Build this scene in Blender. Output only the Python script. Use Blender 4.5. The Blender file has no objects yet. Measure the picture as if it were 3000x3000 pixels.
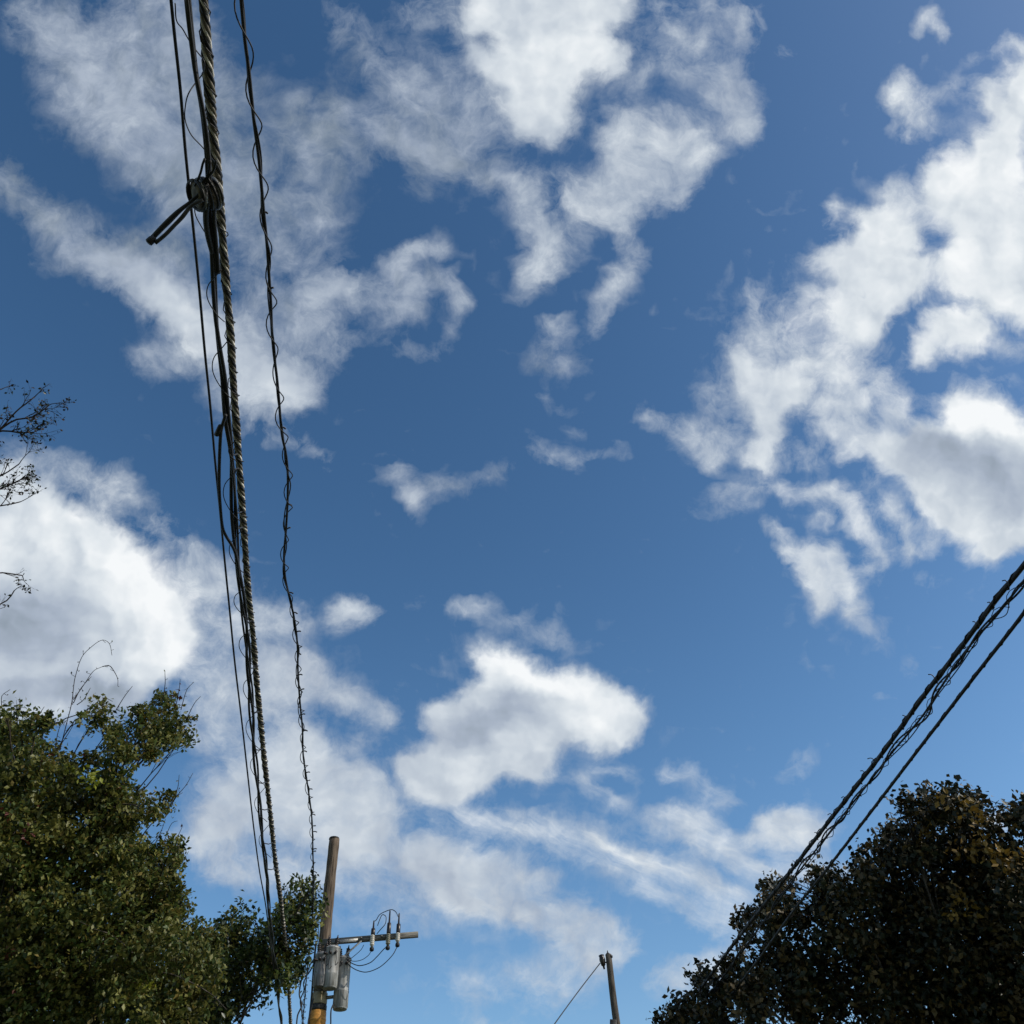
import bpy, math, random
import numpy as np
from mathutils import Vector, Matrix

random.seed(7)
rng = np.random.default_rng(11)
sc = bpy.context.scene
C = sc.collection

# ------------------------------------------------------------------ camera
F = 2500.0                      # focal length in units where the frame is 3000 wide
EYE = np.array([0.0, 0.0, 1.6])
zc = np.array([-0.08, 0.96, -1.0]); zc /= np.linalg.norm(zc)
fwd = np.array([0.0, 0.0, -1.0])
yc = fwd - fwd.dot(zc) * zc; yc /= np.linalg.norm(yc)
xc = np.cross(yc, zc)
R = np.array([xc, yc, zc])      # camera axes -> world
cam_d = bpy.data.cameras.new('camera')
cam = bpy.data.objects.new('camera', cam_d); C.objects.link(cam)
cam_d.sensor_width = 36.0; cam_d.sensor_fit = 'HORIZONTAL'
cam_d.lens = 36.0 * F / 3000.0
cam_d.clip_start = 0.05; cam_d.clip_end = 8000
M4 = Matrix(R.tolist()).to_4x4(); M4.translation = Vector(EYE)
cam.matrix_world = M4
sc.camera = cam

# ------------------------------------------------------------------ light, exposure
SUN_EL, SUN_ROT = math.radians(36), math.radians(100)   # rotation clockwise from +Y
sc.view_settings.view_transform = 'Standard'
sc.view_settings.look = 'None'
sc.view_settings.exposure = 0.0
sc.view_settings.gamma = 1.0
sun_d = bpy.data.lights.new('sun', 'SUN'); sun_d.energy = 3.4; sun_d.angle = math.radians(0.5)
sun_d.color = (1.0, 0.93, 0.82)
sun = bpy.data.objects.new('sun', sun_d); C.objects.link(sun)
sdir = Vector((math.sin(SUN_ROT) * math.cos(SUN_EL), math.cos(SUN_ROT) * math.cos(SUN_EL), math.sin(SUN_EL)))
sun.rotation_euler = sdir.to_track_quat('Z', 'Y').to_euler()
sun.location = sdir * 60

# ------------------------------------------------------------------ cloud map (which part of the sky holds which cloud)
# The clouds are laid out on a tangent plane of the sky; three smooth fields: cover, tone, cirrus
N = 120; LO, HI = -300.0, 3300.0
gx = np.linspace(LO, HI, N)
GX, GY = np.meshgrid(gx, gx)            # [row=y, col=x]
def sstep(t): t = np.clip(t, 0, 1); return t * t * (3 - 2 * t)
def segd(px, py, ax, ay, bx, by):
    dx, dy = bx - ax, by - ay; L = dx * dx + dy * dy + 1e-9
    t = np.clip(((px - ax) * dx + (py - ay) * dy) / L, 0, 1)
    return np.hypot(px - ax - t * dx, py - ay - t * dy)
def f_ell(x, y, rx, ry, ang=0):
    a = math.radians(ang); c, s = math.cos(a), math.sin(a)
    X = (GX - x) * c + (GY - y) * s; Y = -(GX - x) * s + (GY - y) * c
    r = np.sqrt((X / rx) ** 2 + (Y / ry) ** 2)
    return sstep((1.35 - r) / 0.95)
def f_str(pts, w):
    d = np.full_like(GX, 1e9)
    for (a, b) in zip(pts[:-1], pts[1:]): d = np.minimum(d, segd(GX, GY, a[0], a[1], b[0], b[1]))
    return sstep((1.35 - d / w) / 1.1)
def f_poly(pts, blur):
    d = np.full_like(GX, 1e9); inside = np.zeros_like(GX, bool)
    n = len(pts)
    for i in range(n):
        ax, ay = pts[i]; bx, by = pts[(i + 1) % n]
        d = np.minimum(d, segd(GX, GY, ax, ay, bx, by))
        if ay != by:
            cr = ((ay > GY) != (by > GY)) & (GX < (bx - ax) * (GY - ay) / (by - ay) + ax)
            inside ^= cr
    return sstep(0.5 + np.where(inside, d, -d) / (2 * blur))
D = np.zeros_like(GX)
def add(f, amp):
    global D
    D = 1 - (1 - D) * (1 - amp * f)
def cut(f, amp):
    global D
    D = D * (1 - amp * f)
E = lambda x, y, rx, ry, amp, ang=0: add(f_ell(x, y, rx, ry, ang), amp)
S = lambda pts, w, amp: add(f_str(pts, w), amp)
P_ = lambda pts, blur, amp: add(f_poly(pts, blur), amp)
# upper left bank
S([(130, 70), (240, 170), (330, 300), (400, 390), (500, 480), (620, 560)], 110, .62)
E(430, 70, 180, 150, .6); E(540, 190, 130, 170, .45); E(180, 60, 90, 90, .3); E(420, 260, 150, 110, .3)
E(560, 400, 140, 170, .45); E(260, 300, 190, 130, .22, 40); E(650, 330, 90, 140, .3)
E(930, 370, 120, 110, .48); E(720, 260, 110, 90, .22); E(830, 450, 150, 90, .3)
E(830, 600, 190, 60, .5, 12); E(720, 520, 110, 70, .35); E(960, 520, 90, 70, .3); E(1000, 420, 70, 70, .3)
E(700, 700, 160, 90, .35); E(880, 720, 160, 80, .3, 20)
S([(-100, 470), (20, 530), (110, 610), (200, 660), (270, 705), (320, 750), (420, 800), (500, 870)], 70, .55)
E(20, 500, 80, 60, .3); E(180, 650, 90, 50, .3); E(200, 740, 120, 60, .2); E(470, 700, 140, 70, .3)
S([(330, 760), (440, 830), (520, 900), (600, 960), (720, 1050), (830, 1120)], 95, .8)
E(560, 880, 190, 110, .45, 35); E(480, 1060, 130, 55, .4); E(860, 1110, 100, 80, .55); E(740, 1130, 130, 120, .45)
E(780, 1240, 80, 70, .3); S([(850, 1265), (930, 1310), (990, 1345)], 30, .4)
E(900, 900, 170, 120, .42); E(980, 850, 100, 60, .45); E(780, 880, 160, 120, .35); E(950, 1010, 100, 60, .3)
S([(1130, 785), (1180, 745), (1240, 722), (1290, 718)], 25, .6); S([(1140, 810), (1200, 835), (1270, 812), (1320, 832), (1345, 875)], 38, .6)
E(1190, 870, 85, 50, .5); E(1160, 910, 70, 50, .4); E(1030, 850, 90, 50, .5)
S([(1140, 1010), (1200, 1050), (1260, 1050), (1300, 1010), (1325, 930)], 26, .26)
S([(1020, 80), (1090, 140), (1150, 230)], 65, .45); E(1270, 40, 120, 50, .42); E(1010, 30, 60, 40, .15)
E(1300, 330, 170, 100, .38); E(1200, 260, 90, 100, .22); E(1050, 420, 70, 90, .4); E(1380, 200, 110, 60, .35); E(1420, 400, 120, 60, .3)
S([(1140, 400), (1260, 440), (1380, 485), (1480, 530), (1560, 610), (1600, 690), (1590, 780)], 58, .55); E(1270, 450, 110, 60, .4, 20); E(1220, 550, 50, 40, .25)
P_([(1380, -100), (1890, -100), (1860, 70), (1770, 120), (1860, 185), (1825, 250), (1760, 230), (1700, 275), (1700, 380), (1640, 425), (1600, 435), (1520, 400), (1480, 300), (1440, 230), (1370, 180), (1340, 100)], 34, .93)
cut(f_ell(1440, 120, 60, 40, 20), .35)
E(1900, 110, 50, 40, .3)
E(2090, 70, 140, 110, .5); S([(2200, 60), (2180, 150), (2150, 220)], 50, .5); E(2140, 290, 90, 110, .72); E(2180, 370, 60, 60, .5); E(2010, 200, 60, 60, .3)
P_([(1800, 350), (1940, 350), (2060, 350), (2085, 430), (2040, 530), (1995, 620), (1950, 600), (1900, 612), (1850, 635), (1790, 655), (1710, 665), (1665, 625), (1665, 560), (1770, 510), (1790, 430)], 40, .75)
E(1620, 680, 90, 50, .42, 20); E(1590, 750, 60, 70, .38); E(1550, 840, 50, 22, .3, -20); E(1650, 560, 70, 60, .3)
E(1560, 540, 60, 50, .3); E(1600, 330, 120, 60, .15)
S([(1800, 660), (1830, 730), (1860, 765), (1800, 810), (1760, 870), (1740, 940)], 36, .55)
E(1640, 1040, 95, 50, .42); E(1620, 965, 55, 50, .35); E(1700, 1040, 60, 40, .25)
S([(1960, 150), (1910, 200), (1890, 270)], 24, .3); S([(1920, 20), (1960, 60), (1990, 90)], 28, .35)
# right bank
S([(2690, 95), (2720, 50), (2750, 85), (2790, 112)], 20, .55); E(2590, 98, 12, 16, .3); E(2320, 155, 26, 14, .3, 30)
E(2670, 290, 95, 55, .62, 15); E(2650, 225, 28, 40, .5, 20); E(2690, 370, 70, 45, .38); E(2620, 270, 50, 40, .4); E(2800, 265, 32, 28, .3)
E(2980, 112, 45, 26, .7); E(2925, 142, 34, 14, .4); E(2880, 180, 20, 12, .3)
P_([(3400, 60), (3010, 130), (2975, 190), (2930, 255), (2870, 250), (2855, 330), (2905, 375), (2850, 412), (2790, 428), (2735, 465), (2712, 510), (2700, 555), (2740, 640), (2790, 700), (2760, 790), (2730, 830), (2840, 870), (2910, 920), (3000, 950), (3400, 980)], 26, .97)
P_([(2466, 640), (2600, 610), (2680, 660), (2740, 790), (2720, 860), (2650, 930), (2580, 1000), (2520, 1030), (2450, 1010), (2424, 950), (2412, 906), (2430, 860), (2373, 792), (2399, 750), (2492, 735), (2500, 690)], 24, .95)
E(2640, 610, 90, 50, .5, -15); S([(2400, 620), (2430, 610), (2420, 660), (2450, 685)], 14, .5); E(2450, 715, 40, 14, .35); E(2600, 570, 60, 28, .4, -20); E(2700, 640, 80, 60, .5)
cut(f_ell(2728, 745, 42, 44), .85); cut(f_ell(2995, 460, 24, 90), .7); cut(f_ell(2812, 455, 28, 34), .3); cut(f_ell(2930, 300, 18, 24), .45)
cut(f_ell(2990, 580, 26, 26), .5); E(2700, 820, 50, 60, .4)
P_([(2690, 1000), (2705, 960), (2765, 905), (2840, 890), (2905, 955), (2890, 995), (2820, 1030), (2760, 1030), (2715, 1085), (2675, 1075), (2685, 1010)], 18, .95)
E(2230, 880, 36, 50, .45, -20); E(2300, 945, 110, 45, .35); E(2370, 900, 50, 50, .35); E(2950, 1010, 60, 24, .35)
P_([(2130, 1060), (2160, 1030), (2250, 1060), (2340, 1075), (2400, 1150), (2370, 1200), (2310, 1210), (2280, 1300), (2255, 1375), (2210, 1370), (2170, 1330), (2200, 1270), (2180, 1200), (2135, 1110)], 26, .9)
E(2250, 1010, 120, 40, .4); E(2060, 1290, 110, 80, .38); E(2080, 1345, 40, 35, .4); S([(1890, 1215), (1940, 1250), (2010, 1290)], 34, .42); E(2090, 1165, 70, 20, .4)
E(2460, 1060, 130, 55, .55); E(2380, 1090, 60, 50, .4)
S([(2450, 1120), (2520, 1130), (2560, 1190), (2440, 1200), (2430, 1250), (2500, 1310), (2600, 1310), (2640, 1240)], 42, .72); E(2520, 1250, 90, 70, .45); E(2610, 1120, 40, 40, .6); E(2640, 1190, 60, 60, .4)
P_([(2760, 1170), (2800, 1125), (2860, 1150), (2940, 1165), (3000, 1215), (3400, 1260), (3400, 1620), (3000, 1620), (2910, 1665), (2860, 1630), (2820, 1570), (2760, 1540), (2700, 1500), (2660, 1420), (2600, 1395), (2530, 1340), (2560, 1305), (2660, 1285), (2700, 1240), (2745, 1250), (2790, 1245)], 22, 1.0)
E(2900, 1130, 90, 18, .3); S([(2090, 1440), (2250, 1410), (2330, 1450)], 30, .35); E(2360, 1330, 60, 40, .25); E(2120, 1480, 120, 40, .2)
S([(2370, 1430), (2430, 1430), (2490, 1490), (2540, 1560), (2580, 1620)], 34, .8); E(2420, 1510, 50, 40, .5); E(2560, 1660, 40, 40, .3)
S([(2590, 1505), (2640, 1545), (2670, 1610)], 38, .7); E(2540, 1410, 40, 20, .3); E(2730, 1570, 50, 60, .35); E(2620, 1470, 40, 30, .3)
S([(2240, 1550), (2280, 1570), (2290, 1610)], 26, .6)
P_([(2265, 1630), (2290, 1605), (2450, 1600), (2500, 1650), (2515, 1720), (2540, 1785), (2470, 1790), (2430, 1812), (2380, 1812), (2368, 1740), (2340, 1675), (2290, 1655)], 24, .88)
E(2520, 1830, 60, 40, .42, 35); E(2570, 1880, 60, 30, .35, 35); E(2610, 1855, 20, 30, .3); E(2680, 1950, 42, 30, .25); E(2745, 1690, 22, 18, .45); E(2540, 1670, 25, 20, .4)
# middle
E(1030, 1780, 70, 55, .85); E(1085, 1795, 45, 28, .6); E(1010, 1830, 40, 30, .5)
S([(1170, 1400), (1200, 1385), (1215, 1440), (1240, 1490)], 26, .5); S([(1215, 1460), (1300, 1425), (1365, 1435)], 34, .55); S([(1410, 1440), (1450, 1405), (1500, 1398)], 26, .42)
E(1650, 1345, 75, 36, .34); S([(1560, 1320), (1650, 1330), (1710, 1360)], 24, .3); S([(1730, 1340), (1850, 1320)], 24, .22); E(1640, 1170, 70, 20, .15, 25); E(1700, 1250, 40, 40, .15)
P_([(1415, 1905), (1435, 1872), (1480, 1892), (1545, 1902), (1572, 1935), (1690, 1960), (1780, 1982), (1830, 2028), (1880, 2050), (1890, 2090), (1868, 2140), (1800, 2182), (1720, 2180), (1650, 2170), (1625, 2200), (1630, 2240), (1580, 2280), (1530, 2292), (1490, 2282), (1440, 2290), (1400, 2320), (1330, 2350), (1240, 2362), (1180, 2320), (1130, 2240), (1180, 2208), (1245, 2195), (1245, 2150), (1230, 2090), (1250, 2050), (1330, 2038), (1380, 2000), (1422, 1975)], 16, 1.0)
# left cumulus
P_([(-400, 1330), (60, 1365), (150, 1440), (220, 1490), (300, 1512), (380, 1560), (450, 1645), (500, 1705), (560, 1760), (592, 1850), (572, 1920), (540, 1965), (470, 2010), (440, 2070), (380, 2090), (250, 2090), (150, 2130), (-400, 2130)], 24, 1.0)
E(170, 1385, 160, 60, .45, 20); E(340, 1420, 60, 30, .4, -10); E(480, 1560, 70, 40, .4, 30); E(570, 1660, 110, 70, .5, 25); E(640, 1690, 60, 60, .4); E(560, 1760, 90, 90, .4); E(330, 1480, 100, 40, .4)
E(680, 1900, 150, 150, .42); E(790, 1810, 110, 60, .45); E(650, 2060, 110, 120, .35); E(880, 1830, 60, 40, .3)
P_([(700, 1960), (870, 1890), (950, 1950), (1020, 2020), (1100, 2055), (1155, 2080), (1130, 2142), (1080, 2130), (1000, 2095), (900, 2070), (760, 2090)], 32, .72)
E(1030, 2180, 60, 28, .35)
P_([(650, 2240), (780, 2130), (900, 2110), (960, 2195), (1010, 2230), (1080, 2255), (1130, 2330), (1170, 2420), (1160, 2480), (1100, 2510), (1000, 2510), (900, 2470), (760, 2440), (560, 2480), (540, 2420), (600, 2330)], 36, .82)
E(610, 2140, 90, 70, .38); E(610, 2480, 130, 80, .6); E(700, 2560, 140, 45, .5); E(860, 2540, 170, 50, .5); E(1010, 2590, 90, 55, .42); E(400, 2360, 140, 50, .25)
S([(1020, 2500), (1150, 2520), (1300, 2520), (1400, 2550)], 60, .65)
P_([(1180, 2530), (1260, 2430), (1330, 2450), (1420, 2500), (1500, 2508), (1600, 2518), (1655, 2560), (1620, 2600), (1570, 2625), (1700, 2640), (1790, 2690), (1850, 2750), (1865, 2800), (1820, 2845), (1750, 2850), (1650, 2815), (1560, 2735), (1450, 2720), (1370, 2690), (1280, 2640)], 28, .74)
E(1640, 2850, 150, 70, .36); E(1500, 2890, 260, 70, .2); E(2120, 2740, 140, 60, .3, 25); E(1100, 2700, 120, 40, .18); E(1230, 2600, 140, 60, .25)
P_([(1890, 2880), (1940, 2825), (2080, 2798), (2140, 2830), (2090, 2900), (1960, 2930)], 26, .68)
P_([(2195, 2460), (2225, 2395), (2285, 2355), (2350, 2352), (2405, 2375), (2425, 2420), (2390, 2480), (2300, 2500), (2210, 2490)], 20, .8)
S([(2315, 2255), (2360, 2215)], 24, .45); E(2900, 2395, 60, 36, .9); E(2420, 2545, 90, 40, .5); E(2300, 2560, 90, 60, .3)
E(1310, 2810, 22, 28, .3); E(1450, 3010, 70, 26, .5)
E(1520, 2235, 110, 50, .8); E(1000, 2420, 430, 230, .16); E(720, 2000, 230, 300, .18); E(1250, 2650, 330, 110, .2); E(1250, 330, 330, 240, .14); E(2300, 1050, 300, 260, .12); E(1460, 2960, 300, 60, .12); E(1960, 2450, 260, 90, .15, 30)
# cirrus streaks
CI = np.zeros_like(GX)
for pts, bl, am in [
    ([(1430, 2360), (1600, 2395), (1760, 2415), (1850, 2450), (1930, 2500), (2050, 2560), (2200, 2640), (2260, 2720), (2150, 2690), (1950, 2610), (1800, 2570), (1650, 2500), (1500, 2430)], 30, .55),
    ([(1880, 2350), (2000, 2355), (2100, 2375), (2180, 2450), (2200, 2500), (2290, 2580), (2280, 2640), (2100, 2530), (1990, 2440)], 22, .72),
    ([(1980, 2650), (2170, 2700), (2180, 2780), (2100, 2760), (2010, 2710)], 26, .45)]:
    f = f_poly(pts, bl); add(f, am); CI = np.maximum(CI, f)
for pts, w, am in [([(1680, 2262), (1760, 2300), (1860, 2355)], 17, .45), ([(1970, 2250), (2060, 2285), (2150, 2355)], 28, .42),
                   ([(1740, 2240), (1850, 2235), (1880, 2260)], 16, .25), ([(1290, 2370), (1400, 2415), (1520, 2475)], 40, .42),
                   ([(1840, 2600), (2000, 2655), (2150, 2700)], 30, .35), ([(1150, 2868), (1300, 2860), (1420, 2890)], 12, .3),
                   ([(1340, 1785), (1450, 1800), (1540, 1825), (1670, 1880)], 20, .40), ([(1170, 1735), (1260, 1775)], 12, .18), ([(1560, 1795), (1680, 1820)], 16, .2)]:
    f = f_str(pts, w); add(f, am); CI = np.maximum(CI, f)
# tone of the cloud (0 grey base .. 1 sunlit white)
T = 0.70 + 0.0 * GX
def tone(f, v, a=1.0):
    global T
    T = T * (1 - f * a) + v * f * a
tone(sstep((GX - 1900) / 500) * sstep((1900 - GY) / 400), .84)
tone(f_ell(450, 450, 700, 620), .42); tone(f_ell(520, 930, 260, 120, 35), .72, .9); tone(f_ell(400, 250, 180, 260, -35), .52, .8); tone(f_ell(1250, 400, 350, 300), .46)
tone(f_ell(900, 380, 220, 260), .40); tone(f_ell(1620, 170, 260, 300), .80); tone(f_ell(1560, 60, 110, 60), .68, .6); tone(f_ell(1150, 850, 220, 130), .52)
tone(f_ell(1900, 500, 220, 160), .72); tone(f_ell(2120, 200, 160, 260), .66)
tone(f_ell(1640, 1030, 150, 90), .45); tone(f_ell(1340, 1430, 260, 90), .48)
tone(f_ell(2850, 1360, 210, 85, 14), .40, .95); tone(f_ell(2960, 1440, 180, 120), .52, .9); tone(f_ell(2720, 1330, 120, 50, 15), .50, .7)
tone(f_ell(2900, 1220, 180, 45, 18), 1.0); tone(f_ell(2880, 1570, 150, 60), .80, .8); tone(f_ell(2420, 1700, 150, 120), .80)
tone(f_ell(200, 1800, 480, 420), .80); tone(f_ell(400, 1680, 330, 90, 52), .96); tone(f_ell(40, 1850, 240, 160), .42, .95); tone(f_ell(200, 2040, 300, 60), .36, .8); tone(f_ell(480, 1900, 110, 70), .90)
tone(f_ell(150, 1560, 220, 60, 15), .88, .8)
tone(f_ell(1560, 1960, 200, 60, 22), .96); tone(f_ell(1770, 2080, 130, 80), .92); tone(f_ell(1380, 2130, 170, 55, -22), .46, .95); tone(f_ell(1500, 2060, 90, 60), .45, .8); tone(f_ell(1300, 2260, 190, 55), .72, .8)
tone(f_ell(850, 2350, 420, 150), .64); tone(f_ell(620, 2500, 200, 70), .70); tone(f_ell(1500, 2640, 420, 160, 25), .64); tone(f_ell(1780, 2760, 80, 80), .76, .8); tone(f_ell(1050, 1790, 120, 80), .70)
tone(f_ell(900, 1980, 200, 160), .60); tone(f_ell(830, 2160, 150, 40), .66)
tone(CI, .88, .9)

def gblur(G, sg):
    k = np.exp(-0.5 * (np.arange(-12, 13) * (gx[1] - gx[0]) / sg) ** 2); k /= k.sum()
    Gp = np.pad(G, 12, mode='edge')
    Gp = np.apply_along_axis(lambda r: np.convolve(r, k, 'same'), 1, Gp)
    Gp = np.apply_along_axis(lambda r: np.convolve(r, k, 'same'), 0, Gp)
    return Gp[12:-12, 12:-12]
D = 0.74 * D + 0.24 * gblur(D, 45) + 0.15 * gblur(D, 120)
D = np.clip(D, 0, 1.08)

def lowrank(G, rank):
    U, s, V = np.linalg.svd(G)
    A, B = [], []
    for k in range(rank):
        u = U[:, k]; v = V[k]
        mu, mv = abs(u).max(), abs(v).max()
        A.append(u / mu); B.append(v / mv * (s[k] * mu * mv))
    Sc = max(abs(b).max() for b in B)
    return A, [b / Sc for b in B], Sc

# ------------------------------------------------------------------ world
w = bpy.data.worlds.new('World'); sc.world = w; w.use_nodes = True
nt = w.node_tree; nt.nodes.clear(); L = nt.links
def nn(t, **k):
    n = nt.nodes.new(t)
    for a, b in k.items(): setattr(n, a, b)
    return n
def setin(n, i, v):
    if isinstance(v, bpy.types.NodeSocket): L.new(v, n.inputs[i])
    else: n.inputs[i].default_value = v
def ma(op, a, b=None, c=None, clamp=False):
    n = nn('ShaderNodeMath', operation=op, use_clamp=clamp); setin(n, 0, a)
    if b is not None: setin(n, 1, b)
    if c is not None: setin(n, 2, c)
    return n.outputs[0]
def vm(op, a, b=None, c=None, out=0, scale=None):
    n = nn('ShaderNodeVectorMath', operation=op); setin(n, 0, a)
    if b is not None: setin(n, 1, b)
    if c is not None: setin(n, 2, c)
    if scale is not None: setin(n, 3, scale)
    return n.outputs[out]
def comb(x, y, z):
    n = nn('ShaderNodeCombineXYZ'); setin(n, 0, x); setin(n, 1, y); setin(n, 2, z); return n.outputs[0]
def noise(vec, scale, detail, rough, dist=0.0, color=False, lac=2.0):
    n = nn('ShaderNodeTexNoise', noise_dimensions='3D'); L.new(vec, n.inputs['Vector'])
    n.inputs['Scale'].default_value = scale; n.inputs['Detail'].default_value = detail
    n.inputs['Roughness'].default_value = rough; n.inputs['Distortion'].default_value = dist
    n.inputs['Lacunarity'].default_value = lac
    return n.outputs['Color'] if color else n.outputs[0]
def mapr(v, a, b, c=0.0, d=1.0, typ='SMOOTHSTEP'):
    n = nn('ShaderNodeMapRange', interpolation_type=typ); setin(n, 0, v)
    for i, x in enumerate((a, b, c, d)): setin(n, i + 1, x)
    return n.outputs[0]
def mixc(f, a, b):
    n = nn('ShaderNodeMix', data_type='RGBA'); setin(n, 0, f)
    for i, v in ((6, a), (7, b)):
        if isinstance(v, bpy.types.NodeSocket): L.new(v, n.inputs[i])
        else: n.inputs[i].default_value = (*v, 1)
    return n.outputs[2]
STR = 0.1
sky = nn('ShaderNodeTexSky', sky_type='NISHITA', sun_disc=False)
sky.sun_elevation = SUN_EL; sky.sun_rotation = SUN_ROT
sky.air_density = 1.15; sky.dust_density = 0.6; sky.ozone_density = 1.2; sky.altitude = 50
tc = nn('ShaderNodeTexCoord'); dvec = tc.outputs['Generated']
rW = R @ np.array([1, 0, 0.]); uW = R @ np.array([0, 1, 0.]); fW = R @ np.array([0, 0, -1.])
df = vm('DOT_PRODUCT', dvec, tuple(fW), out=1)
dfc = ma('MAXIMUM', df, 0.15)
U = ma('DIVIDE', vm('DOT_PRODUCT', dvec, tuple(rW), out=1), dfc)
V = ma('DIVIDE', vm('DOT_PRODUCT', dvec, tuple(uW), out=1), dfc)
V = ma('MULTIPLY', V, -1.0)
# units: 1 = 3000 frame units
k = F / 3000.0
px = ma('MULTIPLY', U, k); py = ma('MULTIPLY', V, k)
pv = comb(px, py, 0.37)
wn = noise(pv, 9.0, 5.0, 0.62, color=True)
warp = vm('MULTIPLY_ADD', vm('SUBTRACT', wn, (0.5, 0.5, 0.5)), (0.060, 0.060, 0.0), pv)
sx = nn('ShaderNodeSeparateXYZ'); L.new(warp, sx.inputs[0])
half = (HI - LO) / 2 / 3000.0
sxn = ma('DIVIDE', sx.outputs[0], half); syn = ma('DIVIDE', sx.outputs[1], half)   # -1..1
vx = comb(sxn, sxn, sxn); vy = comb(syn, syn, syn)
cgx = np.linspace(-1, 1, N)
def curve3(vec, fs):
    n = nn('ShaderNodeVectorCurve'); setin(n, 1, vec)
    for c, f in zip(n.mapping.curves, fs):
        c.points[0].location = (-1, float(f[0])); c.points[1].location = (1, float(f[-1]))
        for i in range(1, N - 1): c.points.new(float(cgx[i]), float(f[i]))
    n.mapping.update()
    return n.outputs[0]
def field(G, rank):
    A, B, Sc = lowrank(G, rank)      # A: along y (rows), B: along x
    acc = None
    for i in range(0, rank, 3):
        d = vm('DOT_PRODUCT', curve3(vy, A[i:i + 3]), curve3(vx, B[i:i + 3]), out=1)
        acc = d if acc is None else ma('ADD', acc, d)
    return ma('MULTIPLY', acc, Sc)
fD = field(D, 42); fT = field(T, 15); fC = field(CI, 9)
# inside the mapped part of the sky; elsewhere scattered clouds of the same kind
edge = ma('MAXIMUM', ma('ABSOLUTE', sxn), ma('ABSOLUTE', syn))
inm = ma('MULTIPLY', mapr(edge, 0.99, 0.90), mapr(df, 0.2, 0.3))
dn = noise(vm('MULTIPLY', dvec, (1, 1, 1.6)), 2.6, 4.0, 0.5)
other = mapr(dn, 0.48, 0.62)
fD = ma('ADD', ma('MULTIPLY', fD, inm), ma('MULTIPLY', other, ma('SUBTRACT', 1.0, inm)), clamp=True)
# fine structure
n1 = noise(pv, 11.0, 10.0, 0.64, dist=0.3)
n1e = noise(warp, 9.0, 4.0, 0.52)
n1s = noise(vm('ADD', warp, (0.012, -0.006, 0.0)), 9.0, 4.0, 0.52)
rot = nn('ShaderNodeVectorRotate', rotation_type='Z_AXIS'); L.new(vm('MULTIPLY_ADD', vm('SUBTRACT', wn, (0.5, 0.5, 0.5)), (0.04, 0.04, 0.0), pv), rot.inputs['Vector']); rot.inputs['Angle'].default_value = math.radians(-28)
n2 = noise(vm('MULTIPLY', rot.outputs[0], (4.0, 30.0, 1.0)), 1.0, 7.0, 0.62)
fCc = ma('MAXIMUM', fC, 0.0, clamp=True)
nz = ma('ADD', ma('MULTIPLY', n1, ma('SUBTRACT', 1.0, ma('MULTIPLY', fCc, 0.78))), ma('MULTIPLY', n2, ma('MULTIPLY', fCc, 0.78)))
nz = ma('MULTIPLY', ma('SUBTRACT', nz, 0.5), ma('MULTIPLY_ADD', fCc, 0.9, 1.0))
bell = ma('MULTIPLY', ma('MULTIPLY', fD, ma('SUBTRACT', 1.0, fD)), 4.0)
nf = noise(warp, 30.0, 7.0, 0.68, dist=0.35)
al = ma('ADD', ma('ADD', fD, ma('MULTIPLY', nz, ma('MULTIPLY', bell, 1.5))), ma('MULTIPLY', ma('SUBTRACT', nf, 0.5), ma('MULTIPLY', bell, ma('MULTIPLY_ADD', fCc, -0.7, 1.5))))
alpha = mapr(al, 0.07, 0.98, typ='LINEAR')
# tone
n3 = noise(pv, 16.0, 6.0, 0.55)
tt = ma('ADD', ma('ADD', ma('ADD', fT, ma('MULTIPLY', ma('SUBTRACT', n1e, n1s), 1.3)), ma('MULTIPLY', ma('SUBTRACT', n3, 0.5), 0.30)), ma('MULTIPLY', ma('SUBTRACT', ma('POWER', al, 1.0), 0.9), 0.10), clamp=True)
TT = mixc(inm, (0.7, 0.7, 0.7), tt)
ramp = nn('ShaderNodeValToRGB'); L.new(tt, ramp.inputs[0])
cr = ramp.color_ramp
def lin(r, g, b): return tuple(((c / 255 + 0.055) / 1.055) ** 2.4 if c > 10 else c / 255 / 12.92 for c in (r, g, b))
def stop(i, p, c):
    e = cr.elements[i] if i < 2 else cr.elements.new(p)
    e.position = p; e.color = (*[x / STR * 0.1 for x in lin(*c)], 1)
cr.elements[0].position = 0; cr.elements[1].position = 1
cr.elements[0].color = (*lin(118, 130, 145), 1); cr.elements[1].color = (*lin(246, 249, 251), 1)
for p, c in ((.3, (140, 153, 167)), (.5, (168, 180, 197)), (.7, (196, 206, 217)), (.85, (222, 229, 235))):
    e = cr.elements.new(p); e.color = (*lin(*c), 1)
skyc = vm('MULTIPLY', sky.outputs[0], (STR, STR, STR))
hs = nn('ShaderNodeHueSaturation'); L.new(skyc, hs.inputs['Color'])
hs.inputs['Saturation'].default_value = 1.27; hs.inputs['Value'].default_value = 1.12
sz = nn('ShaderNodeSeparateXYZ'); L.new(dvec, sz.inputs[0])
low = nn('ShaderNodeFloatCurve')
for i_, (a_, b_) in enumerate(((0.0, .67), (0.3, .665), (0.72, .51), (1.0, .46))):
    if i_ in (0, 3): low.mapping.curves[0].points[0 if i_ == 0 else len(low.mapping.curves[0].points) - 1].location = (a_, b_)
    else: low.mapping.curves[0].points.new(a_, b_)
low.mapping.update(); L.new(sz.outputs[2], low.inputs[1])
skyfin = vm('SCALE', hs.outputs[0], scale=ma('MULTIPLY', low.outputs[0], 2.0))
full = mixc(alpha, skyfin, ramp.outputs[0])
bg = nn('ShaderNodeBackground')
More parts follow.
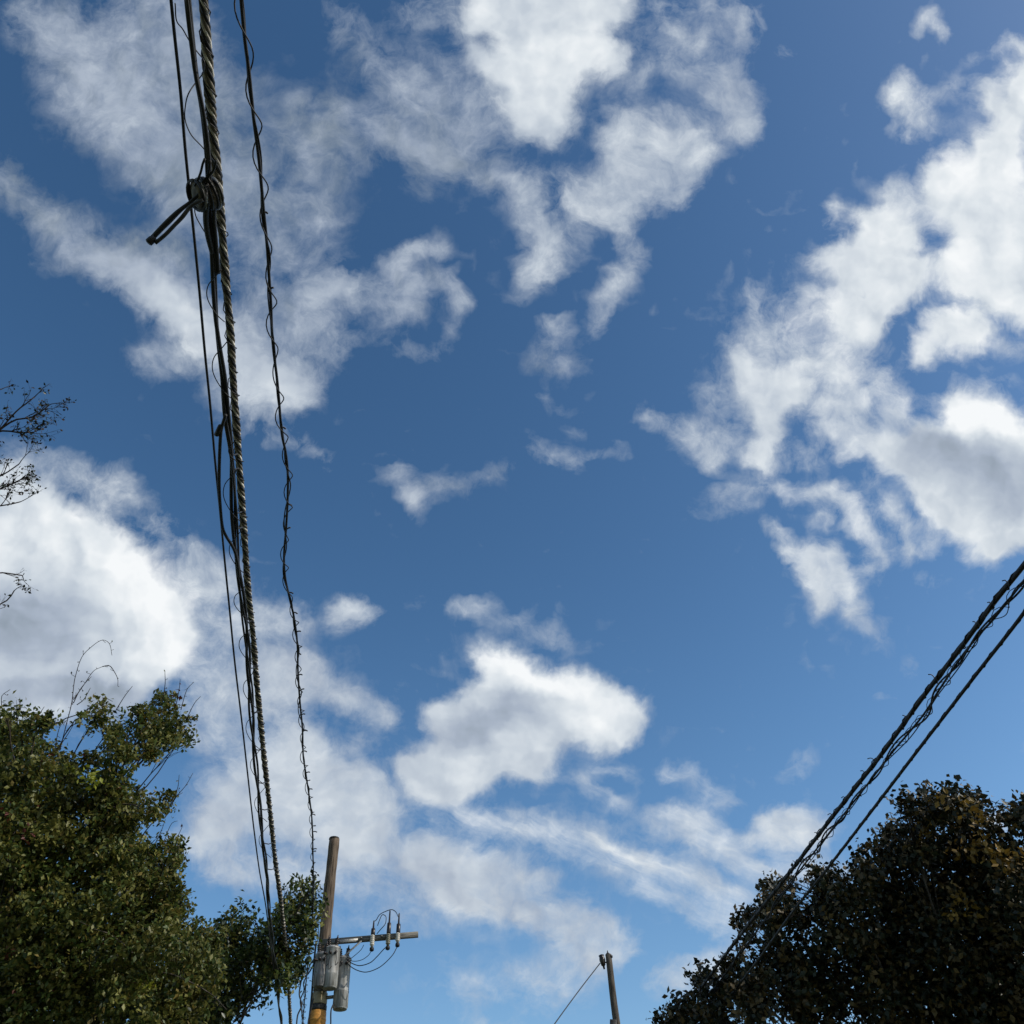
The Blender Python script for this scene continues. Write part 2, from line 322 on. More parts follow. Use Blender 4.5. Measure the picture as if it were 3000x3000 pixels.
L.new(vm('SCALE', full, scale=1.0 / STR), bg.inputs['Color']); bg.inputs['Strength'].default_value = STR
ow = nn('ShaderNodeOutputWorld'); L.new(bg.outputs[0], ow.inputs[0])
w.cycles.sampling_method = 'MANUAL'; w.cycles.sample_map_resolution = 512

#@@GEOMETRY
# ================================================================== helpers
def ray(px, py):
    v = np.array([(px - 1500) / F, -(py - 1500) / F, -1.0])
    v = R @ v
    return v / np.linalg.norm(v)
def at(px, py, d):          # point at distance d from the eye
    return EYE + ray(px, py) * d
def at_h(px, py, z):        # point at height z
    r = ray(px, py); return EYE + r * ((z - EYE[2]) / r[2])
def at_y(px, py, y):        # point on the upright plane Y = y
    r = ray(px, py); return EYE + r * (y / r[1])
def tag(o, label=None, cat=None, group=None, kind=None):
    if label: o['label'] = label
    if cat: o['category'] = cat
    if group: o['group'] = group
    if kind: o['kind'] = kind
    return o
def empty(name, loc=(0, 0, 0)):
    o = bpy.data.objects.new(name, None); C.objects.link(o); o.location = Vector(loc); return o
class MB:
    def __init__(s): s.v = []; s.f = []; s.n = 0; s.mi = []
    def put(s, v, f, mi=0):
        s.v.append(np.asarray(v, float)); s.f += [tuple(int(i) + s.n for i in q) for q in f]
        s.n += len(v); s.mi += [mi] * len(f)
    def tube(s, pts, r, seg=8, cap=True, mi=0):
        pts = np.asarray(pts, float); n = len(pts)
        r = np.full(n, r) if np.isscalar(r) else np.asarray(r, float)
        t = np.gradient(pts, axis=0); t /= np.linalg.norm(t, axis=1)[:, None] + 1e-12
        a = np.array([0, 0, 1.0]) if abs(t[0][2]) < 0.9 else np.array([1.0, 0, 0])
        u = np.cross(t[0], a); u /= np.linalg.norm(u)
        V_ = []
        ang = np.linspace(0, 2 * math.pi, seg, endpoint=False)
        for i in range(n):
            u = u - t[i] * u.dot(t[i]); u /= np.linalg.norm(u) + 1e-12; b = np.cross(t[i], u)
            V_.append(pts[i] + r[i] * (np.cos(ang)[:, None] * u + np.sin(ang)[:, None] * b))
        V_ = np.concatenate(V_)
        f = []
        for i in range(n - 1):
            for j in range(seg):
                k2 = (j + 1) % seg
                f.append((i * seg + j, i * seg + k2, (i + 1) * seg + k2, (i + 1) * seg + j))
        if cap:
            f.append(tuple(range(seg - 1, -1, -1))); f.append(tuple((n - 1) * seg + j for j in range(seg)))
        s.put(V_, f, mi); return s
    def box(s, p0, p1, w_, h_, up=(0, 0, 1), mi=0, bev=0.0):   # bar from p0 to p1
        p0 = np.asarray(p0, float); p1 = np.asarray(p1, float); t = p1 - p0; t /= np.linalg.norm(t)
        u = np.cross(np.asarray(up, float), t); u /= np.linalg.norm(u); b = np.cross(t, u)
        bv = min(w_, h_) * 0.12
        prof = [(-w_/2+bv, -h_/2), (w_/2-bv, -h_/2), (w_/2, -h_/2+bv), (w_/2, h_/2-bv), (w_/2-bv, h_/2), (-w_/2+bv, h_/2), (-w_/2, h_/2-bv), (-w_/2, -h_/2+bv)]
        v = [p + u * a + b * c for p in (p0, p1) for a, c in prof]
        f = [(j, (j + 1) % 8, 8 + (j + 1) % 8, 8 + j) for j in range(8)] + [tuple(range(7, -1, -1)), tuple(range(8, 16))]
        s.put(v, f, mi); return s
    def lathe(s, base, axis, prof, seg=20, mi=0):   # prof: (height along axis, radius)
        base = np.array(base, float); axis = np.array(axis, float); axis /= np.linalg.norm(axis)
        a = np.array([1.0, 0, 0]) if abs(axis[0]) < .9 else np.array([0, 1.0, 0])
        u = np.cross(axis, a); u /= np.linalg.norm(u); b = np.cross(axis, u)
        v = []; ang = np.linspace(0, 2 * math.pi, seg, endpoint=False)
        for h, r in prof:
            for q in ang: v.append(base + axis * h + r * (math.cos(q) * u + math.sin(q) * b))
        f = []
        for i in range(len(prof) - 1):
            for j in range(seg): f.append((i*seg+j, i*seg+(j+1) % seg, (i+1)*seg+(j+1) % seg, (i+1)*seg+j))
        f.append(tuple(range(seg-1, -1, -1))); f.append(tuple((len(prof)-1)*seg+j for j in range(seg)))
        s.put(v, f, mi); return s
    def build(s, name, mats, parent=None, smooth=True):
        me = bpy.data.meshes.new(name)
        V_ = np.concatenate(s.v)
        off = np.zeros(3)
        if parent is not None:
            p = parent; 
            while p is not None: off = off + np.array(p.location); p = p.parent
        me.from_pydata((V_ - off).tolist(), [], s.f)
        mats = mats if isinstance(mats, (list, tuple)) else [mats]
        for m in mats: me.materials.append(m)
        if len(mats) > 1: me.polygons.foreach_set('material_index', np.array(s.mi, np.int32))
        if smooth: me.polygons.foreach_set('use_smooth', np.ones(len(me.polygons), bool))
        me.update()
        o = bpy.data.objects.new(name, me); C.objects.link(o)
        if parent is not None: o.parent = parent
        return o
def smooth_path(P, step=0.08):
    P = np.asarray(P, float)
    seg = np.linalg.norm(np.diff(P, axis=0), axis=1); s_ = np.concatenate([[0], np.cumsum(seg)])
    m = max(4, int(s_[-1] / step)); q = np.linspace(0, s_[-1], m)
    # catmull-rom in arc length
    T_ = np.zeros_like(P); T_[1:-1] = (P[2:] - P[:-2]) / (s_[2:] - s_[:-2])[:, None]
    T_[0] = (P[1] - P[0]) / seg[0]; T_[-1] = (P[-1] - P[-2]) / seg[-1]
    i = np.clip(np.searchsorted(s_, q, 'right') - 1, 0, len(P) - 2)
    h = seg[i][:, None]; t = ((q - s_[i]) / seg[i])[:, None]
    h00 = 2*t**3-3*t**2+1; h10 = t**3-2*t**2+t; h01 = -2*t**3+3*t**2; h11 = t**3-t**2
    return h00*P[i] + h10*h*T_[i] + h01*P[i+1] + h11*h*T_[i+1], q
def frames(P):
    t = np.gradient(P, axis=0); t /= np.linalg.norm(t, axis=1)[:, None]
    side = np.cross(t, [0, 0, 1.0]); side /= np.linalg.norm(side, axis=1)[:, None]
    up = np.cross(side, t); return t, side, up
def helix(P, q, rad, pitch, ph=0.0, wob=0.0, seed=0):
    t, a, b = frames(P); g = np.random.default_rng(seed)
    n = len(q); kn = max(3, int(q[-1] / (pitch * 0.8)))
    rr = np.interp(q, np.linspace(0, q[-1], kn), 1 + wob * g.uniform(-1, 1, kn))
    pp = np.interp(q, np.linspace(0, q[-1], kn), wob * 2.0 * g.uniform(-1, 1, kn))
    an = 2 * math.pi * q / pitch + ph + pp
    rad = np.asarray(rad) * rr
    return P + (np.cos(an) * rad)[:, None] * a + (np.sin(an) * rad)[:, None] * b

# ------------------------------------------------------------------ materials
def mat(name, col, rough=0.8, metal=0.0, spec=0.4, var=0.25, scale=8.0, stretch=(1, 1, 1), col2=None, bump=0.0, trans=0.0):
    m = bpy.data.materials.new(name); m.use_nodes = True; t = m.node_tree; b = t.nodes['Principled BSDF']
    n = t.nodes.new('ShaderNodeTexNoise'); tcn = t.nodes.new('ShaderNodeTexCoord'); mp = t.nodes.new('ShaderNodeMapping')
    mp.inputs['Scale'].default_value = stretch
    t.links.new(tcn.outputs['Object'], mp.inputs[0]); t.links.new(mp.outputs[0], n.inputs['Vector'])
    n.inputs['Scale'].default_value = scale; n.inputs['Detail'].default_value = 5
    r = t.nodes.new('ShaderNodeValToRGB'); t.links.new(n.outputs[0], r.inputs[0])
    c2 = col2 if col2 else tuple(c * (1 + var) for c in col)
    r.color_ramp.elements[0].position = .36; r.color_ramp.elements[1].position = .64
    r.color_ramp.elements[0].color = (*(c * (1 - var) for c in col), 1); r.color_ramp.elements[1].color = (*c2, 1)
    t.links.new(r.outputs[0], b.inputs['Base Color'])
    b.inputs['Roughness'].default_value = rough; b.inputs['Metallic'].default_value = metal
    b.inputs['Specular IOR Level'].default_value = spec
    if bump:
        bp = t.nodes.new('ShaderNodeBump'); bp.inputs['Strength'].default_value = bump; bp.inputs['Distance'].default_value = .02
        t.links.new(n.outputs[0], bp.inputs['Height']); t.links.new(bp.outputs[0], b.inputs['Normal'])
    if trans:
        tr = t.nodes.new('ShaderNodeBsdfTranslucent'); mx = t.nodes.new('ShaderNodeMixShader')
        t.links.new(r.outputs[0], tr.inputs[0]); mx.inputs[0].default_value = trans
        t.links.new(b.outputs[0], mx.inputs[1]); t.links.new(tr.outputs[0], mx.inputs[2])
        t.links.new(mx.outputs[0], t.nodes['Material Output'].inputs[0])
    return m
M = dict(
    black=mat('black_rubber', (.012, .012, .013), .6, var=.2, scale=30),
    steel=mat('galvanised_steel', (.20, .20, .19), .5, .6, var=.3, scale=30),
    dark_steel=mat('dark_steel', (.035, .035, .035), .55, .3, var=.3, scale=20),
    beige=mat('weathered_beige_jacket', (.22, .20, .17), .8, var=.45, scale=16, col2=(.74, .69, .60)),
    old_grey=mat('weathered_grey_jacket', (.12, .105, .08), .8, var=.4, scale=25),
    wood=mat('weathered_pole_wood', (.075, .048, .03), .9, var=.5, scale=6, stretch=(6, 6, .35), col2=(.175, .132, .095), bump=.9),
    arm=mat('grey_arm_wood', (.11, .105, .09), .9, var=.4, scale=5, stretch=(.5, 6, 6), col2=(.21, .20, .175), bump=.4),
    farwood=mat('dark_pole_wood', (.055, .045, .038), .9, var=.4, scale=6, stretch=(6, 6, .35), col2=(.12, .10, .08), bump=.5),
    can=mat('grey_tank_paint', (.20, .195, .18), .5, var=.3, scale=4, stretch=(5, 5, .7), col2=(.33, .335, .325)),
    can_shaded=mat('shaded_grey_tank_paint', (.11, .10, .095), .55, var=.3, scale=4, stretch=(5, 5, .7), col2=(.19, .195, .20)),  # same tank paint darkened: shade on the left can put into colour
    porc=mat('pale_porcelain', (.48, .46, .41), .25, var=.08, scale=10),
    porc_grey=mat('grey_porcelain', (.17, .165, .12), .35, var=.15, scale=10),
    brown=mat('brown_porcelain', (.02, .014, .012), .3, var=.2, scale=10),
    orange=mat('orange_yellow_guard', (.50, .23, .04), .6, var=.25, scale=9, stretch=(1, 1, 3)),
    cream=mat('pale_plastic_guard', (.34, .29, .19), .6, var=.2, scale=9),
    bark=mat('bark', (.045, .036, .028), .95, var=.45, scale=9, stretch=(3, 3, .6), col2=(.10, .085, .068), bump=.8),
    twig=mat('twig_bark', (.03, .022, .018), .9, var=.3, scale=20),
    g1=mat('leaf_green', (.068, .098, .022), .5, var=.35, scale=1.3, trans=.30),
    g2=mat('leaf_olive', (.155, .155, .036), .5, var=.3, scale=1.1, trans=.32),
    g3=mat('leaf_deep', (.018, .032, .012), .42, var=.3, scale=1.6, trans=.10),
    g4=mat('leaf_turning', (.17, .13, .030), .6, var=.35, scale=2.2, trans=.25),
    g5=mat('leaf_red', (.12, .030, .022), .6, var=.3, scale=3, trans=.2),
    m1=mat('magnolia_leaf', (.016, .021, .008), .55, var=.3, scale=1.2, trans=.03),
    m2=mat('magnolia_leaf_brown', (.090, .062, .019), .6, var=.35, scale=1.5, trans=.06),
    m3=mat('magnolia_leaf_underside', (.10, .075, .03), .7, var=.3, scale=1.0, trans=.05),
    grass=mat('grass', (.05, .07, .02), .95, var=.4, scale=.8),
    asphalt=mat('asphalt', (.045, .045, .047), .9, var=.25, scale=6),
    conc=mat('concrete', (.24, .235, .22), .9, var=.15, scale=3),
    paint=mat('road_paint', (.55, .38, .05), .8, var=.1, scale=6),
)

# ------------------------------------------------------------------ ground, road (below the frame)
def sheet(name, x0, x1, y0, y1, z, m, nx=2, ny=2):
    b = MB(); b.put([(x0, y0, z), (x1, y0, z), (x1, y1, z), (x0, y1, z)], [(0, 1, 2, 3)])
    return tag(b.build(name, m, smooth=False), kind='structure')
sheet('ground', -1500, 1500, -1500, 1500, 0, M['grass'])
sheet('road', -2.4, 5.0, -300, 400, .004, M['asphalt'])
pm = MB()
for k2 in (-.09, .09): pm.put([(1.3 + k2 - .05, -300, .008), (1.3 + k2 + .05, -300, .008), (1.3 + k2 + .05, 400, .008), (1.3 + k2 - .05, 400, .008)], [(0, 1, 2, 3)])
tag(pm.build('road_marking', M['paint'], smooth=False), kind='structure')
kb = MB(); kb.box((-2.48, -300, .06), (-2.48, 400, .06), .15, .13); tag(kb.build('kerb', M['conc'], smooth=False), kind='structure')

# ================================================================== near pole
YP = 20.5
ptop = at_y(979, 2458, YP)
PX, PZ = ptop[0], ptop[2]
def pp(px, py, dy=0.0): return at_y(px, py, YP + dy)
pb = pp(929, 3000)
lean = (PX - pb[0]) / (PZ - pb[2])
base = np.array([PX - lean * PZ, YP, 0.0])
pole = empty('utility_pole', base)
tag(pole, 'weathered brown wooden pole with grey transformers and one side crossarm', 'utility pole')
def axis_at(z): return np.array([base[0] + lean * z, YP, z])
def prad(z): return .185 - .060 * z / PZ
b = MB(); zs = np.linspace(-.3, PZ, 60); pts = [axis_at(z) + np.array([.008 * math.sin(z * 1.7), .008 * math.cos(z * 1.1), 0]) for z in zs]
b.tube(pts, [prad(max(z, 0)) * (1 + .03 * math.sin(z * 5.1) + .025 * math.sin(z * 13.3)) for z in zs], 20)
b.build('shaft', M['wood'], pole)
b = MB(); b.tube([axis_at(PZ - .01), axis_at(PZ + .022), axis_at(PZ + .05)], [.132, .125, .03], 14); b.build('pole_cap', M['dark_steel'], pole)
# coloured guard low on the pole
zg = pp(935, 2965)[2]
b = MB(); b.lathe(axis_at(zg - .75), (lean, 0, 1), [(0, .175), (.02, .182), (.56, .180), (.57, .186), (.60, .186), (.61, .180), (.74, .178), (.76, .170)], 22); b.build('marker_guard', M['orange'], pole)
b = MB(); b.lathe(axis_at(zg + .015), (lean, 0, 1), [(0, .165), (.02, .178), (.10, .178), (.12, .165)], 22); b.build('guard_collar', M['dark_steel'], pole)
b = MB(); b.lathe(axis_at(zg + .14), (lean, 0, 1), [(0, .165), (.02, .172), (.22, .172), (.24, .16)], 22); b.build('guard_sleeve', M['cream'], pole)
# conduit riser and ground wires down the left side
b = MB(); P1 = [axis_at(z) + np.array([-.165 - .012 * math.sin(z * 3), -.10, 0]) for z in np.linspace(.2, pp(945, 2760)[2], 40)]
b.tube(P1, .022, 8); b.build('riser_conduit', M['dark_steel'], pole)
b = MB(); P1 = [axis_at(z) + np.array([-.14 + .02 * math.sin(z * 9), -.15, 0]) for z in np.linspace(.2, PZ - 1.9, 80)]
b.tube(P1, .009, 6); b.build('ground_wire', M['black'], pole)
# transformers
def transformer(pxc, py_top, py_bot, dy, rad, m):
    c0 = pp(pxc[0], py_top, dy); c1 = pp(pxc[1], py_bot, dy)
    z0, z1 = c1[2], c0[2]; h = z1 - z0; x, y = (c0[0] + c1[0]) / 2, YP + dy
    t = MB(); t.lathe((x, y, z0), (0, 0, 1), [(0, rad * .90), (.015, rad * .93), (.03, rad * .93), (.04, rad), (h * .3, rad), (h * .3 + .01, rad * 1.02), (h * .3 + .03, rad * 1.02), (h * .3 + .04, rad), (h - .10, rad), (h - .09, rad * 1.045), (h - .055, rad * 1.045), (h - .05, rad), (h - .02, rad * .86), (h, rad * .4)], 28)
    to = t.build('transformer', m, pole)
    # cover band and lug
    q = MB(); q.lathe((x, y, z1 - .085), (0, 0, 1), [(0, rad * 1.05), (.004, rad * 1.06), (.022, rad * 1.06), (.026, rad * 1.05)], 28); q.build('cover_band', M['steel'], to)
    for sx_, sy_ in ((-.45, -.2), (.45, -.15)):
        q = MB(); prof = [(0, .02)]
        hh = .02
        for i in range(4): prof += [(hh, .045), (hh + .018, .048), (hh + .028, .024)]; hh += .042
        prof += [(hh + .03, .012), (hh + .05, .012)]
        q.lathe((x + sx_ * rad, y + sy_ * rad, z1 - .02), (sx_ * .25, -.05, 1), prof, 12); q.build('bushing', M['brown'], to)
    for i in range(3):
        q = MB(); a = -math.pi / 2 + (i - 1) * .55
        d = np.array([math.cos(a), math.sin(a), 0]); p0 = np.array([x, y, z1 - .2]) + d * rad * .97
        q.lathe(p0, d, [(0, .025), (.03, .028), (.035, .018), (.07, .018), (.075, .026), (.10, .026)], 10); q.build('terminal', M['brown'], to)
    # hanger
    for zz in (z0 + h * .25, z0 + h * .75):
        q = MB()
        ca = axis_at(zz); dv = np.array([x, y, zz]) - ca; L_ = np.linalg.norm(dv[:2])
        q.box(ca, np.array([x, y, zz]) - dv / max(L_, .01) * rad * .9, .09, .05)
        q.build('hanger', M['steel'], to)
    return (x, y, z0, z1)
T1 = transformer((943, 937), 2790, 2893, -.42, .145, M['can_shaded'])
T2 = transformer((974, 967), 2772, 2897, -.36, .165, M['can'])
T3 = transformer((1008, 996), 2802, 2958, -.05, .165, M['can'])
# mounting bracket ring
for zz in (T2[2] + .12, T2[3] - .2):
    q = MB(); q.lathe(axis_at(zz) - np.array([0, 0, .03]), (lean, 0, 1), [(0, prad(zz) + .012), (.06, prad(zz) + .012)], 20); q.build('mounting_band', M['steel'], pole)
# crossarm
zA = pp(958, 2762, -.2)[2]
a0 = pp(950, 2762, -.24); a0[2] = zA
rr_ = ray(1225, 2738); a1 = EYE + rr_ * ((zA + .05 - EYE[2]) / rr_[2])
if abs(a1[1] - YP) > 3: a1 = pp(1225, 2738, -.24)
def onarm(t, dz=0, dy=0): return a0 + (a1 - a0) * t + np.array([0, dy, dz])
def tpx(px):    # arm parameter for a picture column
    lo, hi = 0.0, 1.0
    for _ in range(30):
        mid = (lo + hi) / 2; v = R.T @ (onarm(mid) - EYE)
        if 1500 + F * v[0] / -v[2] < px: lo = mid
        else: hi = mid
    return lo
q = MB(); q.box(onarm(-.04), onarm(1.0), .10, .115); arm = q.build('crossarm', M['arm'], pole)
q = MB(); q.box(onarm(.02, -.03, -.06), onarm(tpx(1050), -.03, -.06), .012, .07); q.box(axis_at(zA - .62) + np.array([.1, -.12, 0]), onarm(tpx(1062), -.05, -.065), .012, .04)
q.build('arm_brace', M['steel'], pole)
for px_ in (963, 1060, 1120): 
    q = MB(); p = onarm(tpx(px_)); q.lathe(p + np.array([0, -.11, 0]), (0, 1, 0), [(0, .018), (.02, .022), (.2, .022), (.22, .018)], 8); q.build('through_bolt', M['steel'], pole)
# fuse cutouts on the arm
def cutout(px_, up_len, down_len, body):
    p = onarm(tpx(px_)) + np.array([0, -.09, 0])
    root = MB(); root.box(p + np.array([0, 0, -.05]), p + np.array([0, 0, .05]), .06, .04, up=(0, 1, 0)); ro = root.build('fuse_cutout', M['steel'], pole)
    q = MB(); prof = [(0, .03)]; hh = .02; n_ = int(down_len / .05)
    for i in range(n_): prof += [(hh, .052), (hh + .016, .055), (hh + .03, .034)]; hh += .045
    prof += [(hh + .02, .03)]
    q.lathe(p + np.array([0, -.03, .03]), (0, 0, -1), prof, 14); q.build('insulator_body', body, ro)
    q = MB(); q.lathe(p + np.array([0, -.03, .01 - hh]), (0, 0, -1), [(0, .034), (.02, .05), (.07, .05), (.09, .02)], 12); q.build('end_fitting', M['black'], ro)
    q = MB(); q.lathe(p + np.array([0, 0, .04]), (0.02, 0, 1), [(0, .045), (.02, .05), (up_len * .45, .046), (up_len * .5, .022), (up_len, .016), (up_len + .02, .006)], 12); q.build('arrester', M['brown'], ro)
    return p + np.array([0, 0, .04 + up_len]), p + np.array([0, -.03, -.06 - hh])
c1 = cutout(1094, .30, .26, M['porc']); c2 = cutout(1140, .50, .26, M['porc_grey']); c3 = cutout(1168, .42, .24, M['porc'])
def wire(parent, pts, r, name, m='black', step=.03):
    P1, q1 = smooth_path(pts, step); b_ = MB(); b_.tube(P1, r, 6); return b_.build(name, M[m], parent)
dyw = float(c1[0][1] - YP)
J = lambda pts, dy: [pp(x, y, dy) for x, y in pts]
wire(pole, [c1[0]] + J([(1101, 2697), (1112, 2680), (1130, 2670), (1148, 2665), (1160, 2672), (1167, 2686)], dyw) + [c3[0]], .009, 'jumper_wire')
wire(pole, J([(1104, 2736), (1116, 2722), (1128, 2708), (1131, 2697)], dyw) + J([(1130, 2684), (1120, 2680), (1111, 2698), (1106, 2712)], dyw), .009, 'jumper_wire')
wire(pole, [c2[1]] + J([(1130, 2776), (1105, 2802), (1085, 2820), (1055, 2829), (1035, 2824)], -.3) + [np.array([T3[0] + .1, T3[1] - .1, T3[3] - .12])], .011, 'drop_lead')
wire(pole, [c3[1]] + J([(1150, 2798), (1120, 2828), (1095, 2842), (1070, 2848), (1045, 2842), (1028, 2832)], -.3) + [np.array([T3[0] + .12, T3[1] - .12, T3[3] - .2])], .010, 'drop_lead')
wire(pole, J([(1066, 2768), (1058, 2782), (1042, 2797), (1026, 2808)], -.25) + [np.array([T3[0] + .05, T3[1] - .08, T3[3]])], .007, 'drop_lead')
wire(pole, [c1[1]] + J([(1088, 2785), (1080, 2798), (1060, 2812), (1035, 2816)], -.28) + [np.array([T3[0], T3[1] - .1, T3[3] - .05])], .007, 'drop_lead')
wire(pole, [np.array([T3[0] - .12, T3[1] - .12, T3[2] + .1])] + J([(970, 2960), (969, 3000), (967, 3060)], -.3), .016, 'drop_lead')
for k_, (x_, y_) in enumerate([(958, 2790), (966, 2800), (985, 2788), (998, 2792)]):
    wire(pole, J([(x_, y_), (x_ - 6 + 3 * k_, y_ + 22), (x_ - 3, y_ + 40), (x_ + 6, y_ + 30)], -.6), .008, 'secondary_lead')
# secondaries curling away left of the pole
wire(pole, J([(925, 2812), (912, 2838), (900, 2856), (886, 2866), (880, 2886), (877, 2915), (884, 2945), (872, 2975), (868, 3020)], -.5), .016, 'secondary_lead')
wire(pole, J([(926, 2800), (908, 2828), (897, 2862), (889, 2880), (891, 2900), (880, 2930), (884, 2965), (890, 3010)], -.45), .013, 'secondary_lead')
wire(pole, J([(918, 2925), (914, 2948), (904, 2985), (900, 3020)], -.4), .012, 'secondary_lead')
wire(pole, J([(920, 2790), (900, 2797), (893, 2793)], -.4), .010, 'secondary_lead')

# ================================================================== far pole
YF = 42.0
ft = at_y(1781, 2797, YF); fb = at_y(1808, 3000, YF); fl = (ft[0] - fb[0]) / (ft[2] - fb[2])
fbase = np.array([ft[0] - fl * ft[2], YF, 0])
fp = empty('utility_pole', fbase); tag(fp, 'distant slim dark pole rising in the gap between the trees', 'utility pole')
fa = lambda z: fbase + np.array([fl * z, 0, z])
b = MB(); zs = np.linspace(-.3, ft[2], 40); b.tube([fa(z) + np.array([.02 * math.sin(z * 1.3), 0, 0]) for z in zs], [.24 - .10 * max(z, 0) / ft[2] for z in zs], 14); b.build('shaft', M['farwood'], fp)
b = MB(); b.lathe(fa(ft[2] - .02), (0, 0, 1), [(0, .13), (.03, .12), (.12, .03), (.2, .02)], 10); b.build('pin', M['dark_steel'], fp)
i0 = at_y(1763, 2812, YF)
b = MB(); b.lathe(i0 + np.array([0, 0, .22]), (.1, 0, -1), [(0, .06), (.03, .13), (.12, .11), (.16, .13), (.25, .14), (.36, .11), (.45, .10), (.5, .05), (.62, .04)], 14); b.build('insulator', M['brown'], fp)
b = MB(); b.box(i0 + np.array([0, 0, -.12]), fa(i0[2] - .12), .06, .05); b.box(at_y(1775, 2796, YF), at_y(1787, 2804, YF), .08, .08); b.lathe(at_y(1790, 2804, YF) - np.array([0, .05, .05]), (0, 0, 1), [(0, .05), (.02, .08), (.1, .08), (.12, .04)], 10)
b.build('bracket', M['dark_steel'], fp)
b = MB(); b.box(at_y(1797, 2990, YF - .3), at_y(1797, 3060, YF - .3), .35, .3); b.build('junction_box', M['dark_steel'], fp)
wp, _ = smooth_path([at_y(1758, 2822, YF), at_y(1700, 2897, YF - 1), at_y(1626, 2998, YF - 2.4), at_y(1520, 3150, YF - 4)], .4)
b = MB(); b.tube(wp, .022, 6); tag(b.build('overhead_wire', M['black']), 'thin single wire slanting down left from the distant pole', 'wire')

# ================================================================== left cable run
def run(pts, z0, z1=None, ext=9.0):
    z1 = z0 if z1 is None else z1
    y0, y1 = pts[0][1], pts[-1][1]
    P1 = [at_h(x, y, z0 + (z1 - z0) * (y - y0) / (y1 - y0)) for x, y in pts]
    d0 = P1[0] - P1[1]; d0 = d0 / np.linalg.norm(d0); P1 = [P1[0] + d0 * 5.0 + np.array([0, 0, .1])] + P1
    d1 = P1[-1] - P1[-2]; d1 = d1 / np.linalg.norm(d1); P1 = P1 + [P1[-1] + d1 * ext]
    return P1
A_ = [(501, 0), (511, 100), (529, 270), (542, 430), (556, 570), (568, 686), (584, 850), (600, 1030), (615, 1178), (631, 1360), (645, 1500), (658, 1640), (672, 1780), (688, 1942), (708, 2110), (729, 2299), (744, 2430), (760, 2550), (778, 2650), (795, 2790), (812, 2920), (824, 3010)]
P1, q1 = smooth_path(run(A_, 6.5), .06)
b = MB(); b.tube(P1, .0085, 6); tag(b.build('overhead_cable', M['black']), 'thin black wire, leftmost of the overhead lines on the left', 'cable', 'overhead lines on the left')
PA, qA = P1, q1
B_ = [(556, 0), (566, 140), (572, 217), (586, 311), (598, 435), (606, 560), (612, 650), (625, 748), (632, 842), (639, 935), (647, 1012), (656, 1099), (663, 1224), (674, 1317), (680, 1410), (686, 1519), (692, 1600), (702, 1690), (711, 1760), (722, 1855), (729, 1964), (738, 2104), (748, 2228), (764, 2400), (775, 2500), (783, 2600), (792, 2690), (800, 2780), (810, 2850), (818, 2928), (825, 3010)]
P1, q1 = smooth_path(run(B_, 6.45), .05)
bc = empty('overhead_cable', P1[0]); tag(bc, 'bunch of thin black cables with a slack loop, between thin wire and twisted bundle', 'cable', 'overhead lines on the left')
for i, (r_, o_) in enumerate(((.0135, .013), (.011, .017), (.009, .020))):
    b = MB(); b.tube(helix(P1, q1, o_, 1.9 + .3 * i, i * 2.1, .35, i), r_, 7); b.build('strand', M['black'] if i < 2 else M['dark_steel'], bc)
PB, qB = P1, q1
# slack strand that swings out and comes back
lp = [(661, 1215), (652, 1243), (647, 1265), (643, 1340), (642, 1420), (645, 1480), (652, 1545), (662, 1570), (684, 1606), (694, 1640), (700, 1690)]
P1, q1 = smooth_path([at_h(x, y, 6.40) for x, y in lp], .03)
b = MB(); b.tube(P1, .012, 7); b.build('slack_loop', M['black'], bc)
b = MB(); b.lathe(at_h(648, 1245, 6.4), at_h(640, 1262, 6.4) - at_h(648, 1245, 6.4), [(0, .008), (.01, .018), (.10, .018), (.11, .008)], 8); b.build('clamp', M['black'], bc)
# lashing wire wandering between the lines
lw = [(513, 10), (517, 60), (535, 85), (555, 120), (580, 155), (598, 180), (594, 215), (575, 240), (552, 275), (543, 310), (542, 350), (560, 395), (592, 430), (612, 455), (640, 490), (650, 530)]
def zz(i): return 6.47 + .05 * math.sin(i * 2.1)
P1, q1 = smooth_path([at_h(x, y, zz(i)) for i, (x, y) in enumerate(lw)], .02)
b = MB(); b.tube(P1, .0035, 5); b.build('lashing_wire', M['black'], bc)
lw = [(570, 600), (572, 628), (585, 655), (606, 690), (620, 715), (640, 760)]
P1, q1 = smooth_path([at_h(x, y, 6.46) for x, y in lw], .02); b = MB(); b.tube(P1, .0035, 5); b.build('lashing_wire', M['black'], bc)
def loops(ys, side_px, zc_, wr=.0035):
    for (y0, y1, xo) in ys:
        # leaves the bunch at y0, bulges left by xo, returns at y1
        def bx(y): return np.interp(y, [p[1] for p in B_], [p[0] for p in B_])
        pts = [(bx(y0) + 18, y0 - 22), (bx(y0), y0), (bx(y0 + (y1 - y0) * .2) - xo * .75, y0 + (y1 - y0) * .2), (bx(y0 + (y1 - y0) * .45) - xo, y0 + (y1 - y0) * .45), (bx(y0 + (y1 - y0) * .7) - xo * .75, y0 + (y1 - y0) * .7), (bx(y1), y1), (bx(y1) + 20, y1 + 18)]
        P2, _q = smooth_path([at_h(x, y, zc_) for x, y in pts], .02); b2 = MB(); b2.tube(P2, wr, 5); b2.build('lashing_wire', M['black'], bc)
loops([(812, 925, 28), (1022, 1150, 32), (1310, 1335, 5), (1395, 1510, 28), (1575, 1665, 22), (1730, 1805, 26), (1855, 1935, 24), (1985, 2060, 20), (2100, 2180, 20), (2215, 2280, 16), (2330, 2390, 14), (2440, 2495, 12)], 0, 6.42)
